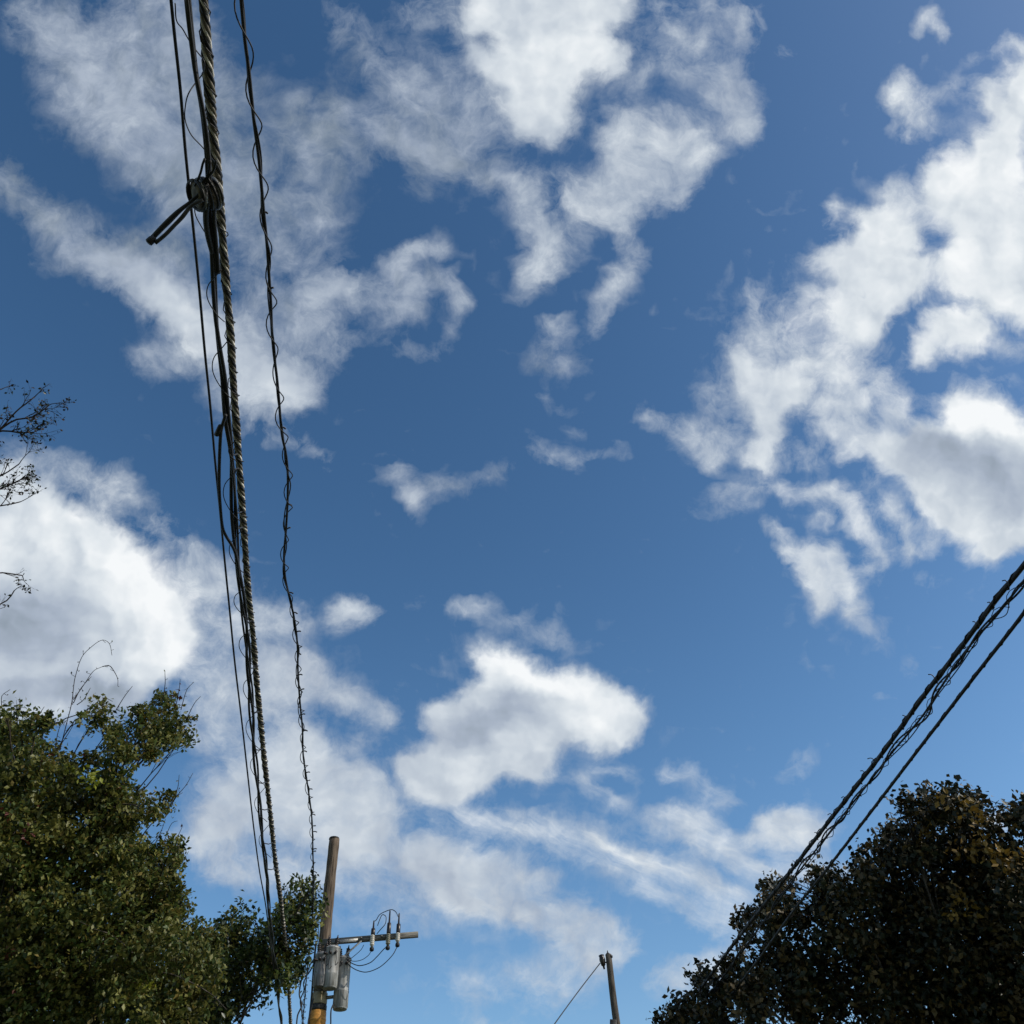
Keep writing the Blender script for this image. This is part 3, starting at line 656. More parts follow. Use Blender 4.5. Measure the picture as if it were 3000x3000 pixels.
# little ties between bunch and bundle
def zB(y): return 6.45
Cc = [(596, 0), (602, 80), (606, 155), (614, 264), (620, 340), (626, 404), (632, 466), (639, 562), (648, 655), (655, 733), (663, 842), (672, 935), (679, 1043), (684, 1125), (693, 1255), (702, 1380), (711, 1504), (718, 1600), (724, 1690), (730, 1760), (741, 1855), (752, 1995), (762, 2095), (772, 2200), (783, 2300), (794, 2400), (807, 2524), (820, 2617), (828, 2690), (838, 2790), (846, 2900), (852, 3010)]
P1, q1 = smooth_path(run(Cc, 6.6, 6.9), .035)
cc = empty('overhead_cable', P1[0]); tag(cc, 'thick twisted bundle with pale beige weathered strands, thickest of the left lines', 'cable', 'overhead lines on the left')
cr_ = np.interp(q1, [0, q1[-1]], [1.0, 1.12])
for i, mm in enumerate(('black', 'beige', 'old_grey', 'black', 'beige', 'old_grey')):
    b = MB(); b.tube(helix(P1, q1, .0185 * cr_, .27, i * math.pi / 3 + .3, .28, 5), .0105 * cr_ if mm != 'beige' else .009 * cr_, 7); b.build('strand', M[mm], cc)
b = MB(); b.tube(P1, .013, 6); b.build('messenger', M['old_grey'], cc)
b = MB(); b.tube(helix(P1, q1, .033 * cr_, .21, 0, .25, 9), .0035, 5); b.build('lashing_wire', M['black'], cc)
for y_ in (1330, 1372, 1500, 1545, 1820, 1955, 2085, 2195, 2292, 2370, 2470, 2545):
    xa = np.interp(y_, [p[1] for p in B_], [p[0] for p in B_]); xb = np.interp(y_, [p[1] for p in Cc], [p[0] for p in Cc])
    b = MB(); b.tube([at_h(xa, y_, 6.45), at_h((xa + xb) / 2, y_ + 3, 6.5), at_h(xb, y_ - 2, 6.62 + .3 * y_ / 3000)], .006, 6); b.build('tie', M['black'], bc)
# spiral wrapped wire
D_ = [(707, 0), (717, 109), (729, 202), (737, 280), (745, 357), (759, 466), (766, 544), (773, 624), (782, 717), (787, 795), (793, 888), (796, 966), (801, 1028), (810, 1099), (815, 1147), (826, 1271), (837, 1324), (843, 1380), (843, 1457), (838, 1550), (832, 1628), (835, 1690), (848, 1753), (861, 1809), (871, 1886), (873, 1964), (879, 2057), (886, 2135), (888, 2212), (897, 2275), (907, 2340), (914, 2400), (916, 2462), (917, 2520), (918, 2580), (917, 2660), (912, 2740), (900, 2840), (890, 2960), (885, 3020)]
P1, q1 = smooth_path(run(D_, 6.9, 7.3), .03)
dc = empty('overhead_cable', P1[0]); tag(dc, 'single black wire loosely wrapped in a thin spiral, right of the twisted bundle', 'cable', 'overhead lines on the left')
b = MB(); b.tube(P1 + np.stack([0 * q1, 0 * q1, .006 * np.sin(q1 * 2)], 1), .0105, 7); b.build('core_wire', M['black'], dc)
t_, a_, u_ = frames(P1)
b = MB(); hel = helix(P1, q1, .034, .41, 1.0, .35, 3) + a_ * .004; b.tube(hel, .0046, 5); b.build('spiral_wrap', M['black'], dc)
b = MB(); hel = helix(P1, q1, np.interp(q1 % 2.7, [0, .5, 1.3, 2.0, 2.7], [.012, .016, .022, .014, .012]), .75, 2.0, .5, 8); b.tube(hel, .0055, 5); b.build('spiral_wrap', M['black'], dc)

g = np.random.default_rng(91)
for y_ in list(np.arange(1740, 2560, 58)) + [1245, 1480, 1560, 620, 850]:
    y_ = y_ + g.uniform(-8, 8); x_ = np.interp(y_, [p[1] for p in D_], [p[0] for p in D_]); zz_ = 6.9 + .4 * y_ / 3000
    p0 = at_h(x_, y_, zz_); p1 = at_h(x_ + g.uniform(9, 15), y_ + g.uniform(-8, 5), zz_)
    P2, _ = smooth_path([p0, (p0 + p1) / 2 + [0, 0, .01], p1], .02); b = MB(); b.tube(P2, .007, 6); b.build('wire_end', M['black'], dc)
# splice with cut cable ends hanging off the bunch
sp_o = at_h(600, 575, 6.40); sp = empty('cable_splice', sp_o); tag(sp, 'dark lumpy splice with two cut cable ends sticking out to the left', 'cable splice')
b = MB(); s0, s1 = at_h(566, 572, 6.42), at_h(640, 566, 6.50)
t = s1 - s0; ln = np.linalg.norm(t)
prof = [(0, .02), (.01, .05)] + [(ln * k_ / 9, .074 + .013 * math.sin(k_ * 2.3) + .006 * k_ / 9) for k_ in range(1, 9)] + [(ln, .055), (ln + .01, .02)]
b.lathe(s0, t, prof, 16); b.build('splice_body', M['old_grey'], sp)
for kk in (.22, .8):
    b = MB(); b.lathe(s0 + t * kk, t, [(0, .082), (.002, .090), (.016, .090), (.018, .082)], 18); b.build('strap', M['steel'], sp)
for i in range(7):
    g = np.random.default_rng(40 + i); k0 = .1 + .12 * i
    cpt = s0 + t * k0; n1_ = np.cross(t / ln, [0, 0, 1.0]); n1_ /= np.linalg.norm(n1_); n2_ = np.cross(t / ln, n1_)
    an = np.linspace(0, 2 * math.pi * 1.0, 22) + i
    rad_ = .084 + .005 * np.sin(an * 2 + i)
    P1 = cpt + np.cos(an)[:, None] * n1_ * rad_[:, None] + np.sin(an)[:, None] * n2_ * rad_[:, None] + (t / ln)[None] * (.016 * np.sin(an + i))[:, None]
    b = MB(); b.tube(P1, .008, 6); b.build('wrap', M['black'], sp)
b = MB(); P1, _ = smooth_path([at_h(598, 555, 6.40), at_h(560, 590, 6.38), at_h(525, 618, 6.34), at_h(497, 645, 6.31), at_h(470, 672, 6.28), at_h(441, 703, 6.25)], .02)
b.tube(P1, np.interp(np.linspace(0, 1, len(P1)), [0, .3, .5, .62, 1], [.009, .010, .014, .016, .014]), 10); b.build('cable_stub', M['black'], sp)
b = MB(); P1, _ = smooth_path([at_h(595, 585, 6.36), at_h(560, 604, 6.34), at_h(534, 636, 6.30), at_h(509, 662, 6.27), at_h(484, 688, 6.24), at_h(455, 712, 6.22)], .02)
b.tube(P1, np.interp(np.linspace(0, 1, len(P1)), [0, .4, .6, 1], [.010, .012, .011, .011]), 10); b.build('cable_stub', M['dark_steel'], sp)
b = MB(); b.lathe(at_h(445, 702, 6.235), at_h(436, 710, 6.22) - at_h(445, 702, 6.235), [(-.02, .016), (0, .022), (.025, .022), (.03, .014)], 10); b.build('end_cap', M['black'], sp)
b = MB(); P1, _ = smooth_path([at_h(606, 598, 6.4), at_h(603, 640, 6.42), at_h(609, 690, 6.44), at_h(622, 740, 6.46)], .02); b.tube(P1, .017, 8); b.build('tail_cable', M['black'], sp)
b = MB(); P1, _ = smooth_path([at_h(628, 596, 6.42), at_h(627, 640, 6.44), at_h(632, 700, 6.46), at_h(640, 800, 6.47)], .02); b.tube(P1, .013, 8); b.build('tail_cable', M['black'], sp)
for lp in ([(570, 545), (578, 530), (588, 505), (594, 480), (600, 465)], [(590, 545), (598, 528), (607, 520), (618, 538), (626, 548)], [(580, 552), (600, 530), (612, 500), (616, 470)], [(604, 545), (610, 520), (625, 500), (634, 470)]):
    P1, _ = smooth_path([at_h(x, y, 6.42) for x, y in lp], .015); b = MB(); b.tube(P1, .0065, 6); b.build('pigtail', M['black'], sp)

# ================================================================== right cable run
GR = 'overhead cables on the right'
def runR(pts, z0, z1, ext=8): return run(pts, z0, z1, ext)
E1 = [(3060, 1575), (3000, 1655), (2912, 1765), (2804, 1912), (2711, 2032), (2586, 2205), (2492, 2325), (2401, 2442), (2306, 2566), (2200, 2700), (2099, 2833), (2030, 2930), (1975, 3010)]
P1, q1 = smooth_path(runR(E1, 6.6, 6.6), .05)
e1 = empty('overhead_cable', P1[0]); tag(e1, 'thick black lashed cable, uppermost line crossing in front of the right tree', 'cable', GR)
b = MB(); b.tube(P1, .024, 8); b.build('core_wire', M['black'], e1)
b = MB(); b.tube(helix(P1, q1, .018, .9, 0, .1, 2), .012, 6); b.build('strand', M['black'], e1)
b = MB(); b.tube(helix(P1, q1, .031, .30, 0, .2, 6), .006, 5); b.build('lashing_wire', M['black'], e1)
g = np.random.default_rng(77)
for px_ in (2955, 2905, 2862, 2742, 2655, 2565, 2535, 2478, 2440, 2395, 2330):
    y_ = np.interp(px_, [p[0] for p in E1][::-1], [p[1] for p in E1][::-1])
    l_ = g.uniform(14, 26); p0 = at_h(px_, y_, 6.6); p1 = at_h(px_ - l_ * g.uniform(.5, 1.1), y_ - l_ * g.uniform(.2, 1), 6.66)
    P2, _ = smooth_path([p0, (p0 + p1) / 2 + [.01, 0, .03], p1], .02); b = MB(); b.tube(P2, .0055, 5); b.build('wire_end', M['black'], e1)
E2 = [(3060, 1625), (3000, 1700), (2912, 1812), (2866, 1862), (2816, 1925), (2751, 2022), (2711, 2086), (2664, 2145), (2617, 2200), (2538, 2302), (2459, 2402), (2376, 2508), (2331, 2566), (2280, 2640), (2215, 2730), (2100, 2885), (2005, 3010)]
P1, q1 = smooth_path(runR(E2, 6.5, 6.5), .04)
e2 = empty('overhead_cable', P1[0]); tag(e2, 'loose tangled thin cables just below the thick lashed cable on the right', 'cable', GR)
b = MB(); b.tube(P1, .011, 7); b.build('core_wire', M['black'], e2)
b = MB(); t_, a_, u_ = frames(P1); b.tube(helix(P1, q1, .030, 1.1, 0, .5, 21), .010, 6); b.build('strand', M['black'], e2)
b = MB(); amp = .06 * np.clip(1 - (q1 - 5) / 14, .25, 1); b.tube(P1 - u_ * (amp * .9)[:, None] * (0.6 + .4 * np.sin(q1 * 1.9))[:, None] + a_ * (.5 * amp * np.sin(q1 * 4.1))[:, None], .006, 5); b.build('slack_loop', M['black'], e2)
b = MB(); b.tube(helix(P1, q1, .032 * np.clip(1 - (q1 - 6) / 16, .4, 1), .30, 0, .5, 23), .0038, 5); b.build('lashing_wire', M['black'], e2)
b = MB(); b.tube(helix(P1 - u_ * .02, q1, .035, .55, 2, .6, 25), .0045, 5); b.build('lashing_wire', M['black'], e2)
E3 = [(3060, 1700), (3000, 1795), (2866, 1968), (2780, 2080), (2686, 2202), (2552, 2378), (2418, 2552), (2335, 2655), (2230, 2800), (2130, 2930), (2070, 3010)]
P1, q1 = smooth_path(runR(E3, 6.3, 6.3), .06)
e3 = empty('overhead_cable', P1[0]); tag(e3, 'taut black cable running lowest and apart below the tangled ones on the right', 'cable', GR)
b = MB(); b.tube(P1, .017, 8); b.build('core_wire', M['black'], e3)
b = MB(); b.tube(helix(P1, q1, .018, .35, 0, .1, 2), .005, 5); b.build('lashing_wire', M['black'], e3)

# ================================================================== trees
def leaves(clumps, size, mats, probs, name, parent, seed, lay=4.2, sprig=14, elong=1.7, upb=.5, edge=.15, drop=0.0):
    g = np.random.default_rng(seed)
    cen = []; 
    for c, r in clumps:
        area = math.pi * r * r
        nsp = max(2, int(lay * area / (size * size * .42 * sprig)))
        d = g.normal(size=(nsp, 3)); d /= np.linalg.norm(d, axis=1)[:, None]
        rad = r * g.uniform(0, 1, nsp) ** (1 / 2.3)
        out = g.uniform(size=nsp) < edge; rad[out] *= g.uniform(1.0, 1.22, out.sum())
        pos = c + d * rad[:, None]
        m_ = max(3, int(nsp / 9)); sub = pos[g.integers(0, nsp, m_)]
        cl_ = g.uniform(size=nsp) < .72; k_ = g.integers(0, m_, nsp)
        pos[cl_] = sub[k_[cl_]] + g.normal(size=(cl_.sum(), 3)) * min(r * .16, size * 2.2)
        cen.append(pos)
    cen = np.concatenate(cen); ns = len(cen)
    ls = np.repeat(cen, sprig, 0) + g.normal(size=(ns * sprig, 3)) * size * .85
    # sprig-level direction so leaves of a sprig hang together
    sd = g.normal(size=(ns, 3)); sd[:, 2] -= .2; sd /= np.linalg.norm(sd, axis=1)[:, None]
    n_ = len(ls)
    dr = np.repeat(sd, sprig, 0) * .7 + g.normal(size=(n_, 3)) * .75; dr /= np.linalg.norm(dr, axis=1)[:, None]
    nm = g.normal(size=(n_, 3)); nm[:, 2] = abs(nm[:, 2]) + upb
    sd2 = np.cross(dr, nm); sd2 /= np.linalg.norm(sd2, axis=1)[:, None] + 1e-9
    nn_ = np.cross(sd2, dr)
    L_ = size * g.uniform(.65, 1.35, n_)[:, None]; W_ = L_ / elong
    fold = .18 * L_
    v0 = ls - dr * L_ * .5; v1 = ls + sd2 * W_ * .5 + nn_ * fold * .5 - dr * L_ * .05; v2 = ls + dr * L_ * .5; v3 = ls - sd2 * W_ * .5 + nn_ * fold * .5 - dr * L_ * .05
    V_ = np.stack([v0, v1, v2, v3], 1).reshape(-1, 3)
    off = np.array(parent.location)
    me = bpy.data.meshes.new(name)
    me.vertices.add(len(V_)); me.vertices.foreach_set('co', (V_ - off).ravel())
    idx = np.arange(n_)[:, None] * 4
    tri = np.concatenate([idx + [0, 1, 2], idx + [0, 2, 3]], 1).reshape(-1)
    me.loops.add(len(tri)); me.loops.foreach_set('vertex_index', tri.astype(np.int32))
    me.polygons.add(n_ * 2); me.polygons.foreach_set('loop_start', np.arange(0, n_ * 6, 3, dtype=np.int32))
    me.update(calc_edges=True)
    for m in mats: me.materials.append(m)
    spm = g.choice(len(mats), ns, p=probs); mi = np.repeat(spm, sprig)
    rnd = g.uniform(size=n_) < .35; mi[rnd] = g.choice(len(mats), rnd.sum(), p=probs)
    me.polygons.foreach_set('material_index', np.repeat(mi, 2).astype(np.int32))
    me.validate()
    o = bpy.data.objects.new(name, me); C.objects.link(o); o.parent = parent
    return cen, n_
def limb_path(p0, p1, g, sag=.12, n=9):
    L_ = np.linalg.norm(p1 - p0); t = np.linspace(0, 1, n)[:, None]
    mid = p0 + (p1 - p0) * t; w1 = g.normal(size=3) * sag * L_ * .35
    up = np.array([0, 0, L_ * sag])
    return mid + np.sin(t * math.pi) * (w1 + up) + np.sin(t * math.pi * 3) * g.normal(size=3) * L_ * .02
def tree(name, label, cat, blobs, dist, base_xy, size, mats, probs, seed, lay=4.2, trunk_r=.22, dvar=.9, hfork=.3, group=None, push=1.7, **kw):
    g = np.random.default_rng(seed)
    cl = []
    for bl in blobs:
        px, py, r = bl[:3]; d = dist + (bl[3] if len(bl) > 3 else g.uniform(-dvar, dvar))
        v = ray(px, py); depth = d * abs((R.T @ v)[2])
        cl.append((at(px, py, d), r * depth / F))
    big = [c for c, bl in zip(cl, blobs) if bl[2] >= 58]
    m_ = np.mean([c for c, r in big], axis=0); hz = m_[:2] / np.linalg.norm(m_[:2])
    cx = m_[:2] + hz * push; top = max(c[0][2] for c in cl)
    root = empty(name, (cx[0], cx[1], 0)); tag(root, label, cat, group)
    cen, n_ = leaves(cl, size, mats, probs, 'crown', root, seed + 1, lay, **kw)
    fz = top * hfork; zt = np.linspace(0, 1, 14)
    tr = np.array([[cx[0] + .12 * math.sin(z * 4) * z, cx[1] + .1 * math.sin(z * 3 + 1) * z, fz * z] for z in zt]); fork = tr[-1]
    b = MB(); b.tube(tr, trunk_r * (1.35 - .5 * zt ** .4), 14); b.build('trunk', M['bark'], root)
    nodes = []
    for c, r in big:
        lb = MB(); P1 = limb_path(fork, c, g, .06); rr = np.linspace(trunk_r * .20, .010, len(P1)); lb.tube(P1, rr, 7)
        for k_ in range(7):
            e = c + g.normal(size=3) * r * .5; i_ = g.integers(5, len(P1))
            P2 = limb_path(P1[i_], e, g, .08, 6); lb.tube(P2, np.linspace(.012, .003, 6), 5, cap=False)
        lb.build('limb', M['bark'], root); nodes += [P1[-1], P1[-2]]
    nodes = np.array(nodes)
    for c, r in cl:
        if r * F / dist > 60: continue
        tw = MB(); k_ = np.argmin(np.linalg.norm(nodes - c, axis=1)); P2 = limb_path(nodes[k_], c, g, .06, 8)
        tw.tube(P2, np.linspace(.012, .004, 8), 5, cap=False)
        for q_ in range(5):
            tw.tube(limb_path(P2[g.integers(4, 8)], c + g.normal(size=3) * r * .6, g, .1, 5), np.linspace(.005, .002, 5), 4, cap=False)
        tw.build('branchlet', M['twig'], root)
    print(name, 'leaves', n_, 'clumps', len(cl))
    return root, cl, cen
G5 = [M['g1'], M['g2'], M['g3'], M['g4'], M['g5']]
left_blobs = [(60, 2180, 75), (110, 2130, 45), (140, 2205, 36), (30, 2130, 50), (60, 2330, 140), (180, 2305, 70), (60, 2550, 180), (250, 2450, 150), (370, 2520, 90), (200, 2700, 200), (60, 2800, 200), (350, 2720, 170), (440, 2650, 90),
  (450, 2850, 150), (250, 2920, 180), (545, 2770, 70), (60, 2980, 180), (450, 2980, 130), (600, 2770, 45), (580, 2860, 80), (620, 2760, 30), (500, 2960, 110), (40, 2440, 120), (300, 2360, 70), (310, 2440, 66),
  (200, 2235, 24), (262, 2132, 14), (290, 2090, 30), (275, 2065, 18), (340, 2130, 36), (385, 2120, 40), (440, 2140, 46), (470, 2110, 40), (495, 2060, 28), (480, 2040, 18), (530, 2115, 25), (550, 2105, 12), (545, 2160, 18), (520, 2180, 22), (490, 2170, 34), (400, 2190, 38), (345, 2190, 34), (320, 2160, 26), (440, 2190, 34), (372, 2232, 24), (340, 2262, 26), (240, 2105, 14), (260, 2230, 30), (300, 2240, 25),
  (290, 2310, 46), (375, 2305, 14), (405, 2325, 20), (380, 2360, 30), (430, 2350, 14), (445, 2370, 28), (480, 2350, 24), (495, 2365, 12), (385, 2395, 36), (445, 2385, 16), (350, 2420, 36), (375, 2460, 24), (320, 2510, 56),
  (450, 2510, 36), (500, 2490, 26), (525, 2470, 16), (480, 2540, 46), (515, 2525, 20), (430, 2570, 60), (500, 2590, 30), (525, 2600, 14), (490, 2640, 40), (520, 2650, 16), (550, 2655, 10), (535, 2670, 14), (500, 2700, 46), (-80, 2300, 150), (-100, 2600, 200), (-100, 2900, 200), (10, 2080, 14), (45, 2070, 14)]
lt, lcl, _ = tree('broadleaf_tree', 'big olive green tree filling the lower left corner, with bare upper twigs', 'tree', left_blobs, 12.3, (-5.9, 9.0), .062, G5, [.33, .50, .10, .065, .005], 101, lay=7.5, trunk_r=.24, dvar=.9, hfork=.35)
small_blobs = [(665, 2680, 24), (690, 2660, 16), (650, 2745, 50), (700, 2730, 40), (740, 2700, 16), (725, 2690, 14), (660, 2810, 70), (740, 2770, 46), (600, 2840, 60), (720, 2850, 72), (790, 2810, 60), (640, 2900, 70), (560, 2910, 80), (700, 2930, 34), (740, 2900, 36),
  (800, 2720, 26), (830, 2680, 36), (855, 2640, 36), (865, 2605, 18), (895, 2590, 18), (920, 2590, 12), (900, 2630, 34), (930, 2650, 14), (880, 2690, 42), (915, 2710, 26), (932, 2690, 10), (840, 2740, 46), (890, 2750, 30), (905, 2770, 16), (850, 2790, 46), (875, 2830, 24), (895, 2835, 14), (810, 2860, 40), (850, 2850, 24), (770, 2880, 24), (600, 2960, 60), (540, 2990, 70), (640, 2970, 40), (665, 2960, 26), (690, 2968, 12), (480, 2930, 80), (925, 2600, 6), (770, 2750, 26), (770, 2935, 8), (832, 2890, 10)]
st, scl, _ = tree('young_broadleaf_tree', 'smaller dark green tree behind the left cables, beside the near pole', 'tree', small_blobs, 16.2, (-5.0, 14.6), .085, [M['g1'], M['g3'], M['g2']], [.45, .35, .20], 202, lay=6.5, trunk_r=.15, dvar=.8)
right_blobs = [(1960, 3000, 34), (1985, 2965, 34), (1950, 2960, 12), (2020, 2930, 30), (2060, 2890, 34), (2045, 2850, 20), (2075, 2860, 22), (2030, 2870, 14), (2060, 2970, 60), (2100, 2930, 44), (2120, 2880, 36), (2150, 2830, 36), (2170, 2780, 14), (2130, 2830, 14), (2180, 2700, 26), (2200, 2680, 26), (2230, 2660, 34), (2190, 2740, 26), (2240, 2600, 24), (2262, 2640, 30), (2240, 2622, 18), (2290, 2600, 24), (2320, 2600, 12), (2310, 2580, 14), (2270, 2700, 44), (2330, 2650, 22), (2300, 2680, 30),
  (2220, 2860, 60), (2180, 2930, 80), (2290, 2800, 66), (2350, 2710, 50), (2390, 2560, 22), (2380, 2545, 12), (2410, 2590, 28), (2440, 2570, 20), (2450, 2610, 30), (2400, 2650, 40), (2475, 2600, 18), (2500, 2550, 16), (2515, 2530, 22), (2540, 2500, 18), (2530, 2560, 36), (2580, 2480, 24), (2590, 2450, 16), (2610, 2440, 14), (2625, 2440, 12), (2640, 2355, 12), (2660, 2340, 16), (2655, 2370, 14), (2630, 2350, 6), (2690, 2360, 30), (2705, 2320, 18), (2720, 2320, 14), (2740, 2350, 24), (2780, 2340, 28), (2800, 2320, 18), (2815, 2312, 12), (2840, 2340, 26), (2862, 2345, 20), (2870, 2360, 14), (2690, 2410, 40), (2740, 2400, 46), (2800, 2390, 50), (2850, 2400, 36), (2640, 2450, 36), (2620, 2500, 50), (2680, 2480, 60), (2600, 2560, 70), (2760, 2480, 70), (2840, 2470, 56), (2880, 2450, 20), (2890, 2510, 40), (2940, 2500, 44), (2910, 2420, 14), (2905, 2440, 16), (2950, 2400, 24), (2960, 2380, 16), (2995, 2370, 24), (2985, 2410, 34), (2950, 2450, 40), (3040, 2380, 60),
  (2380, 2860, 110), (2480, 2720, 100), (2330, 2950, 120), (2600, 2700, 140), (2560, 2880, 160), (2780, 2600, 130), (2920, 2600, 110), (2780, 2780, 170), (2760, 2950, 170), (2950, 2800, 170), (2960, 2970, 170), (3080, 2650, 160), (3120, 2880, 180), (2420, 2640, 60), (2100, 3000, 60), (3100, 2480, 90)]
rt, rcl, _ = tree('magnolia_tree', 'large dark leathery leaved tree filling the lower right, its sunlit top tinged golden brown', 'tree', right_blobs, 18.6, (7.6, 14.6), .112, [M['m1'], M['m2'], M['m3']], [.64, .30, .06], 303, lay=7.5, trunk_r=.32, dvar=1.1, sprig=10, elong=1.6, upb=.2, edge=.05)

def patch(blobs, dist, size, m, name, root, seed, lay, **kw):
    g = np.random.default_rng(seed); cl = []
    for px, py, r in blobs:
        v = ray(px, py); d = dist + g.uniform(-.3, .3); cl.append((at(px, py, d), r * d * abs((R.T @ v)[2]) / F))
    leaves(cl, size, [m], [1.0], name, root, seed, lay, **kw)
gold = mat('leaf_golden_brown_sunlit', (.20, .125, .022), .6, var=.35, scale=2, trans=.15)  # golden brown leaves, colour also paints in the sun on the crown top
patch([(2868, 2385, 22), (2872, 2430, 30), (2885, 2475, 38), (2915, 2515, 44), (2960, 2545, 50), (2990, 2510, 30), (2840, 2360, 18), (2805, 2640, 50), (2830, 2500, 30), (2760, 2360, 24), (2700, 2430, 30)], 17.4, .105, gold, 'sunlit_golden_leaves', rt, 71, 1.3, sprig=8, elong=1.6)
lime = mat('leaf_yellow_green', (.20, .22, .02), .5, var=.3, scale=2, trans=.35)
patch([(215, 2255, 26), (250, 2275, 22), (270, 2295, 14), (430, 2890, 40), (20, 2520, 40)], 11.5, .062, lime, 'yellowing_leaves', lt, 72, .9)

# bare sprays on the left tree
def grow(b, p, d, L_, r, lev, g, tips, spread=.6, kids=3, curl=.12):
    n = 6; P1 = [p]; q = p.copy(); dd = d.copy()
    for i in range(n):
        dd = dd + g.normal(size=3) * curl; dd /= np.linalg.norm(dd); q = q + dd * L_ / n; P1.append(q.copy())
    b.tube(P1, np.linspace(r, r * .5, n + 1), 5 if r > .006 else 4, cap=False); tips.append(q)
    if lev == 0: return
    for k_ in range(kids):
        i_ = g.integers(2, n + 1); nd = dd + g.normal(size=3) * spread; nd /= np.linalg.norm(nd)
        grow(b, P1[i_], nd, L_ * g.uniform(.5, .8), r * .55, lev - 1, g, tips, spread, kids, curl)
g = np.random.default_rng(5)
b = MB(); tw_tips = []
for pts in ([(175, 2200), (195, 2120), (210, 2060), (216, 2010), (220, 1985), (240, 1925), (268, 1895), (300, 1875), (320, 1885), (328, 1920)],
            [(215, 2060), (235, 2020), (255, 1995), (268, 1982)], [(225, 2065), (245, 2050), (265, 2015)], [(300, 1953), (320, 1950), (335, 1968), (345, 1990), (345, 2010)],
            [(215, 2050), (250, 2000), (275, 1965), (300, 1953)], [(480, 2035), (484, 2000), (483, 1968)], [(515, 2070), (525, 2020), (528, 1990)], [(530, 2080), (548, 2020), (568, 1998)], [(545, 2110), (570, 2060), (588, 2040)],
            [(340, 2080), (365, 2040), (388, 2010)], [(490, 2370), (515, 2335), (535, 2322)], [(500, 2360), (520, 2330), (545, 2300), (565, 2265)], [(500, 2350), (520, 2310), (525, 2270)], [(10, 2100), (5, 2040), (30, 2020)],
            [(470, 2500), (490, 2440), (505, 2410), (520, 2405)], [(450, 2480), (470, 2440), (485, 2400)], [(480, 2500), (520, 2450), (535, 2420)], [(300, 2080), (305, 2045), (330, 2055)], [(60, 2080), (57, 2050)], [(110, 2100), (130, 2070)], [(160, 2200), (175, 2130), (195, 2110)]):
    b = MB(); P1, _ = smooth_path([at(x, y, 12.1) for x, y in pts], .03); b.tube(P1, np.linspace(.006, .003, len(P1)), 5)
    for i in range(2, len(P1), 3):
        dd = g.normal(size=3); dd /= np.linalg.norm(dd); e = P1[i] + dd * g.uniform(.02, .07); b.tube([P1[i], (P1[i] + e) / 2, e], [.003, .003, .0025], 4); tw_tips.append(e)
    b.build('twig', M['twig'], lt)
def bits(points, size, mats, name, parent, seed):
    g = np.random.default_rng(seed); b = MB()
    for p in points:
        d = g.normal(size=3); d /= np.linalg.norm(d); s_ = np.cross(d, g.normal(size=3)); s_ /= np.linalg.norm(s_); n_ = np.cross(d, s_)
        L_ = size * g.uniform(.6, 1.3)
        b.put([p, p + d * L_ * .5 + s_ * L_ * .28 + n_ * L_ * .08, p + d * L_, p + d * L_ * .5 - s_ * L_ * .28 + n_ * L_ * .08], [(0, 1, 2), (0, 2, 3)], int(g.integers(0, len(mats))))
    return b.build(name, mats, parent, smooth=False)
bits([p for p in tw_tips if g.uniform() < .7], .035, [M['g3'], M['g2'], M['g5']], 'twig_leaves', lt, 8)

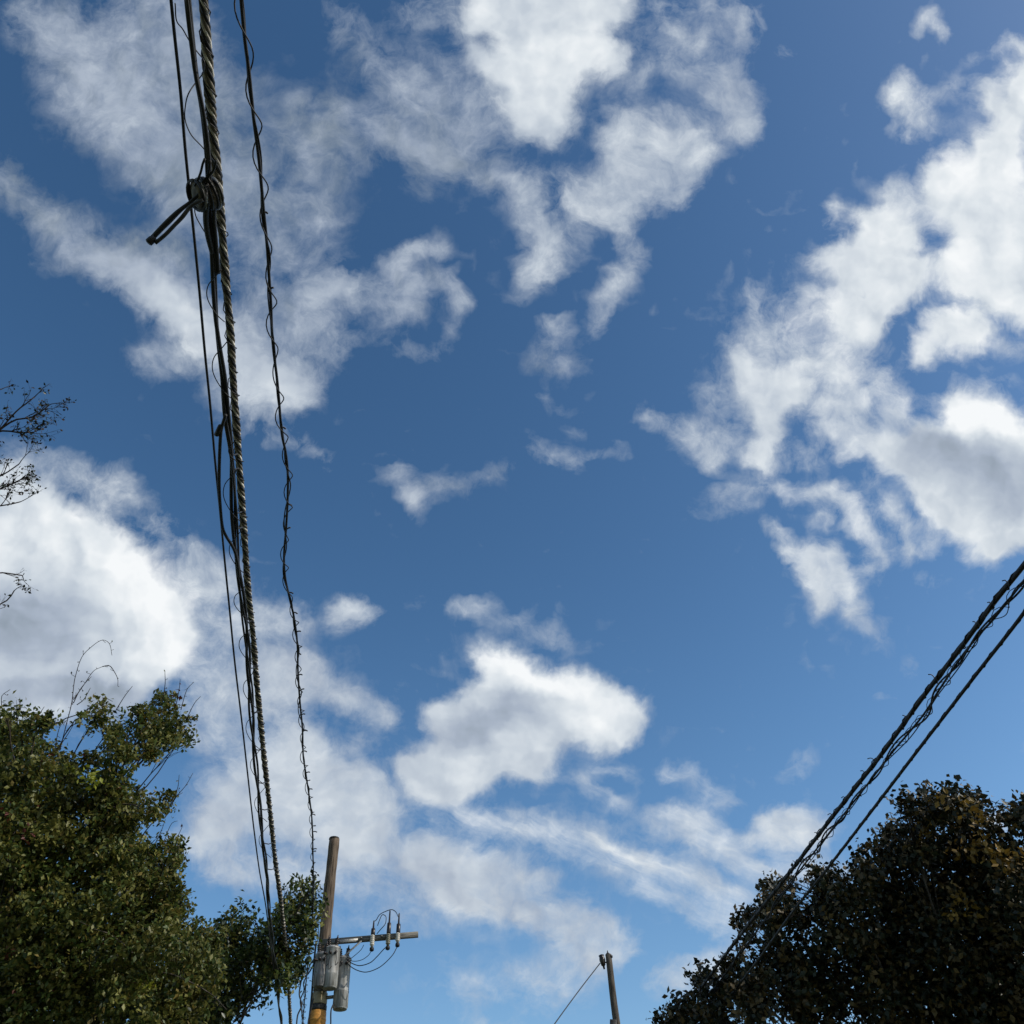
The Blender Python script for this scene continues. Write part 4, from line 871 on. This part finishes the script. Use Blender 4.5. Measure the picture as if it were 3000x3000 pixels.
# bare tree whose branch tips reach in at the left edge
bt = empty('bare_tree', (-7.8, 6.0, 0)); tag(bt, 'nearly bare tree whose fine twigs reach in at the left edge', 'tree')
b = MB(); fk = np.array([-7.6, 6.1, 5.2]); zt = np.linspace(0, 1, 12)
b.tube([(-7.8 + .2 * z + .08 * math.sin(z * 5), 6.0 + .1 * z, 5.2 * z) for z in zt], .2 * (1.3 - .5 * zt ** .5), 12); b.build('trunk', M['bark'], bt)
b = MB(); tips = []
g = np.random.default_rng(19)
def branch_to(pts, r0, d=8.6, lev=3, kids=3, Ls=.28, nside=9, from_fork=True):
    Q = [at(x, y, d) for x, y in pts]
    if from_fork: Q = [fk, fk * .5 + Q[0] * .5 + np.array([0, 0, .3])] + Q
    P1, _ = smooth_path(Q, .05); n = len(P1)
    b.tube(P1, np.linspace(r0, .005, n), 7)
    m0 = int(n * .55)
    for i in np.linspace(m0, n - 1, nside).astype(int):
        dd = (P1[min(i + 1, n - 1)] - P1[i - 1]); dd /= np.linalg.norm(dd); dd = dd + g.normal(size=3) * .45; dd /= np.linalg.norm(dd)
        grow(b, P1[i], dd, Ls * g.uniform(.6, 1.1), .0042, lev - 1, g, tips, .5, kids, .13)
branch_to([(-260, 1460), (-60, 1310), (0, 1258), (50, 1203), (80, 1180), (102, 1162)], .035, nside=18, Ls=.14)
branch_to([(-40, 1290), (40, 1232), (95, 1222), (120, 1206), (145, 1186)], .010, nside=11, Ls=.12, from_fork=False)
branch_to([(-60, 1280), (10, 1262), (60, 1268), (100, 1266)], .010, nside=10, Ls=.14, from_fork=False)
branch_to([(-200, 1200), (-60, 1150), (5, 1140)], .02, nside=4, Ls=.10)
branch_to([(-260, 1520), (-60, 1420), (10, 1390), (55, 1360)], .03, nside=16, Ls=.17)
branch_to([(-160, 1480), (-20, 1440), (40, 1415), (75, 1398)], .012, nside=14, Ls=.15, from_fork=False)
branch_to([(-260, 1560), (-60, 1490), (0, 1482), (40, 1475), (60, 1470)], .03, nside=14, Ls=.14)
branch_to([(-260, 1740), (-60, 1690), (0, 1678), (40, 1682), (66, 1686)], .03, nside=13, Ls=.13)
branch_to([(-260, 1840), (-60, 1785), (0, 1770), (25, 1755), (42, 1730)], .025, nside=9, Ls=.11)
b.build('branches', M['twig'], bt)
bits([p for p in tips if g.uniform() < .8], .032, [M['twig'], M['g3']], 'last_leaves', bt, 33)
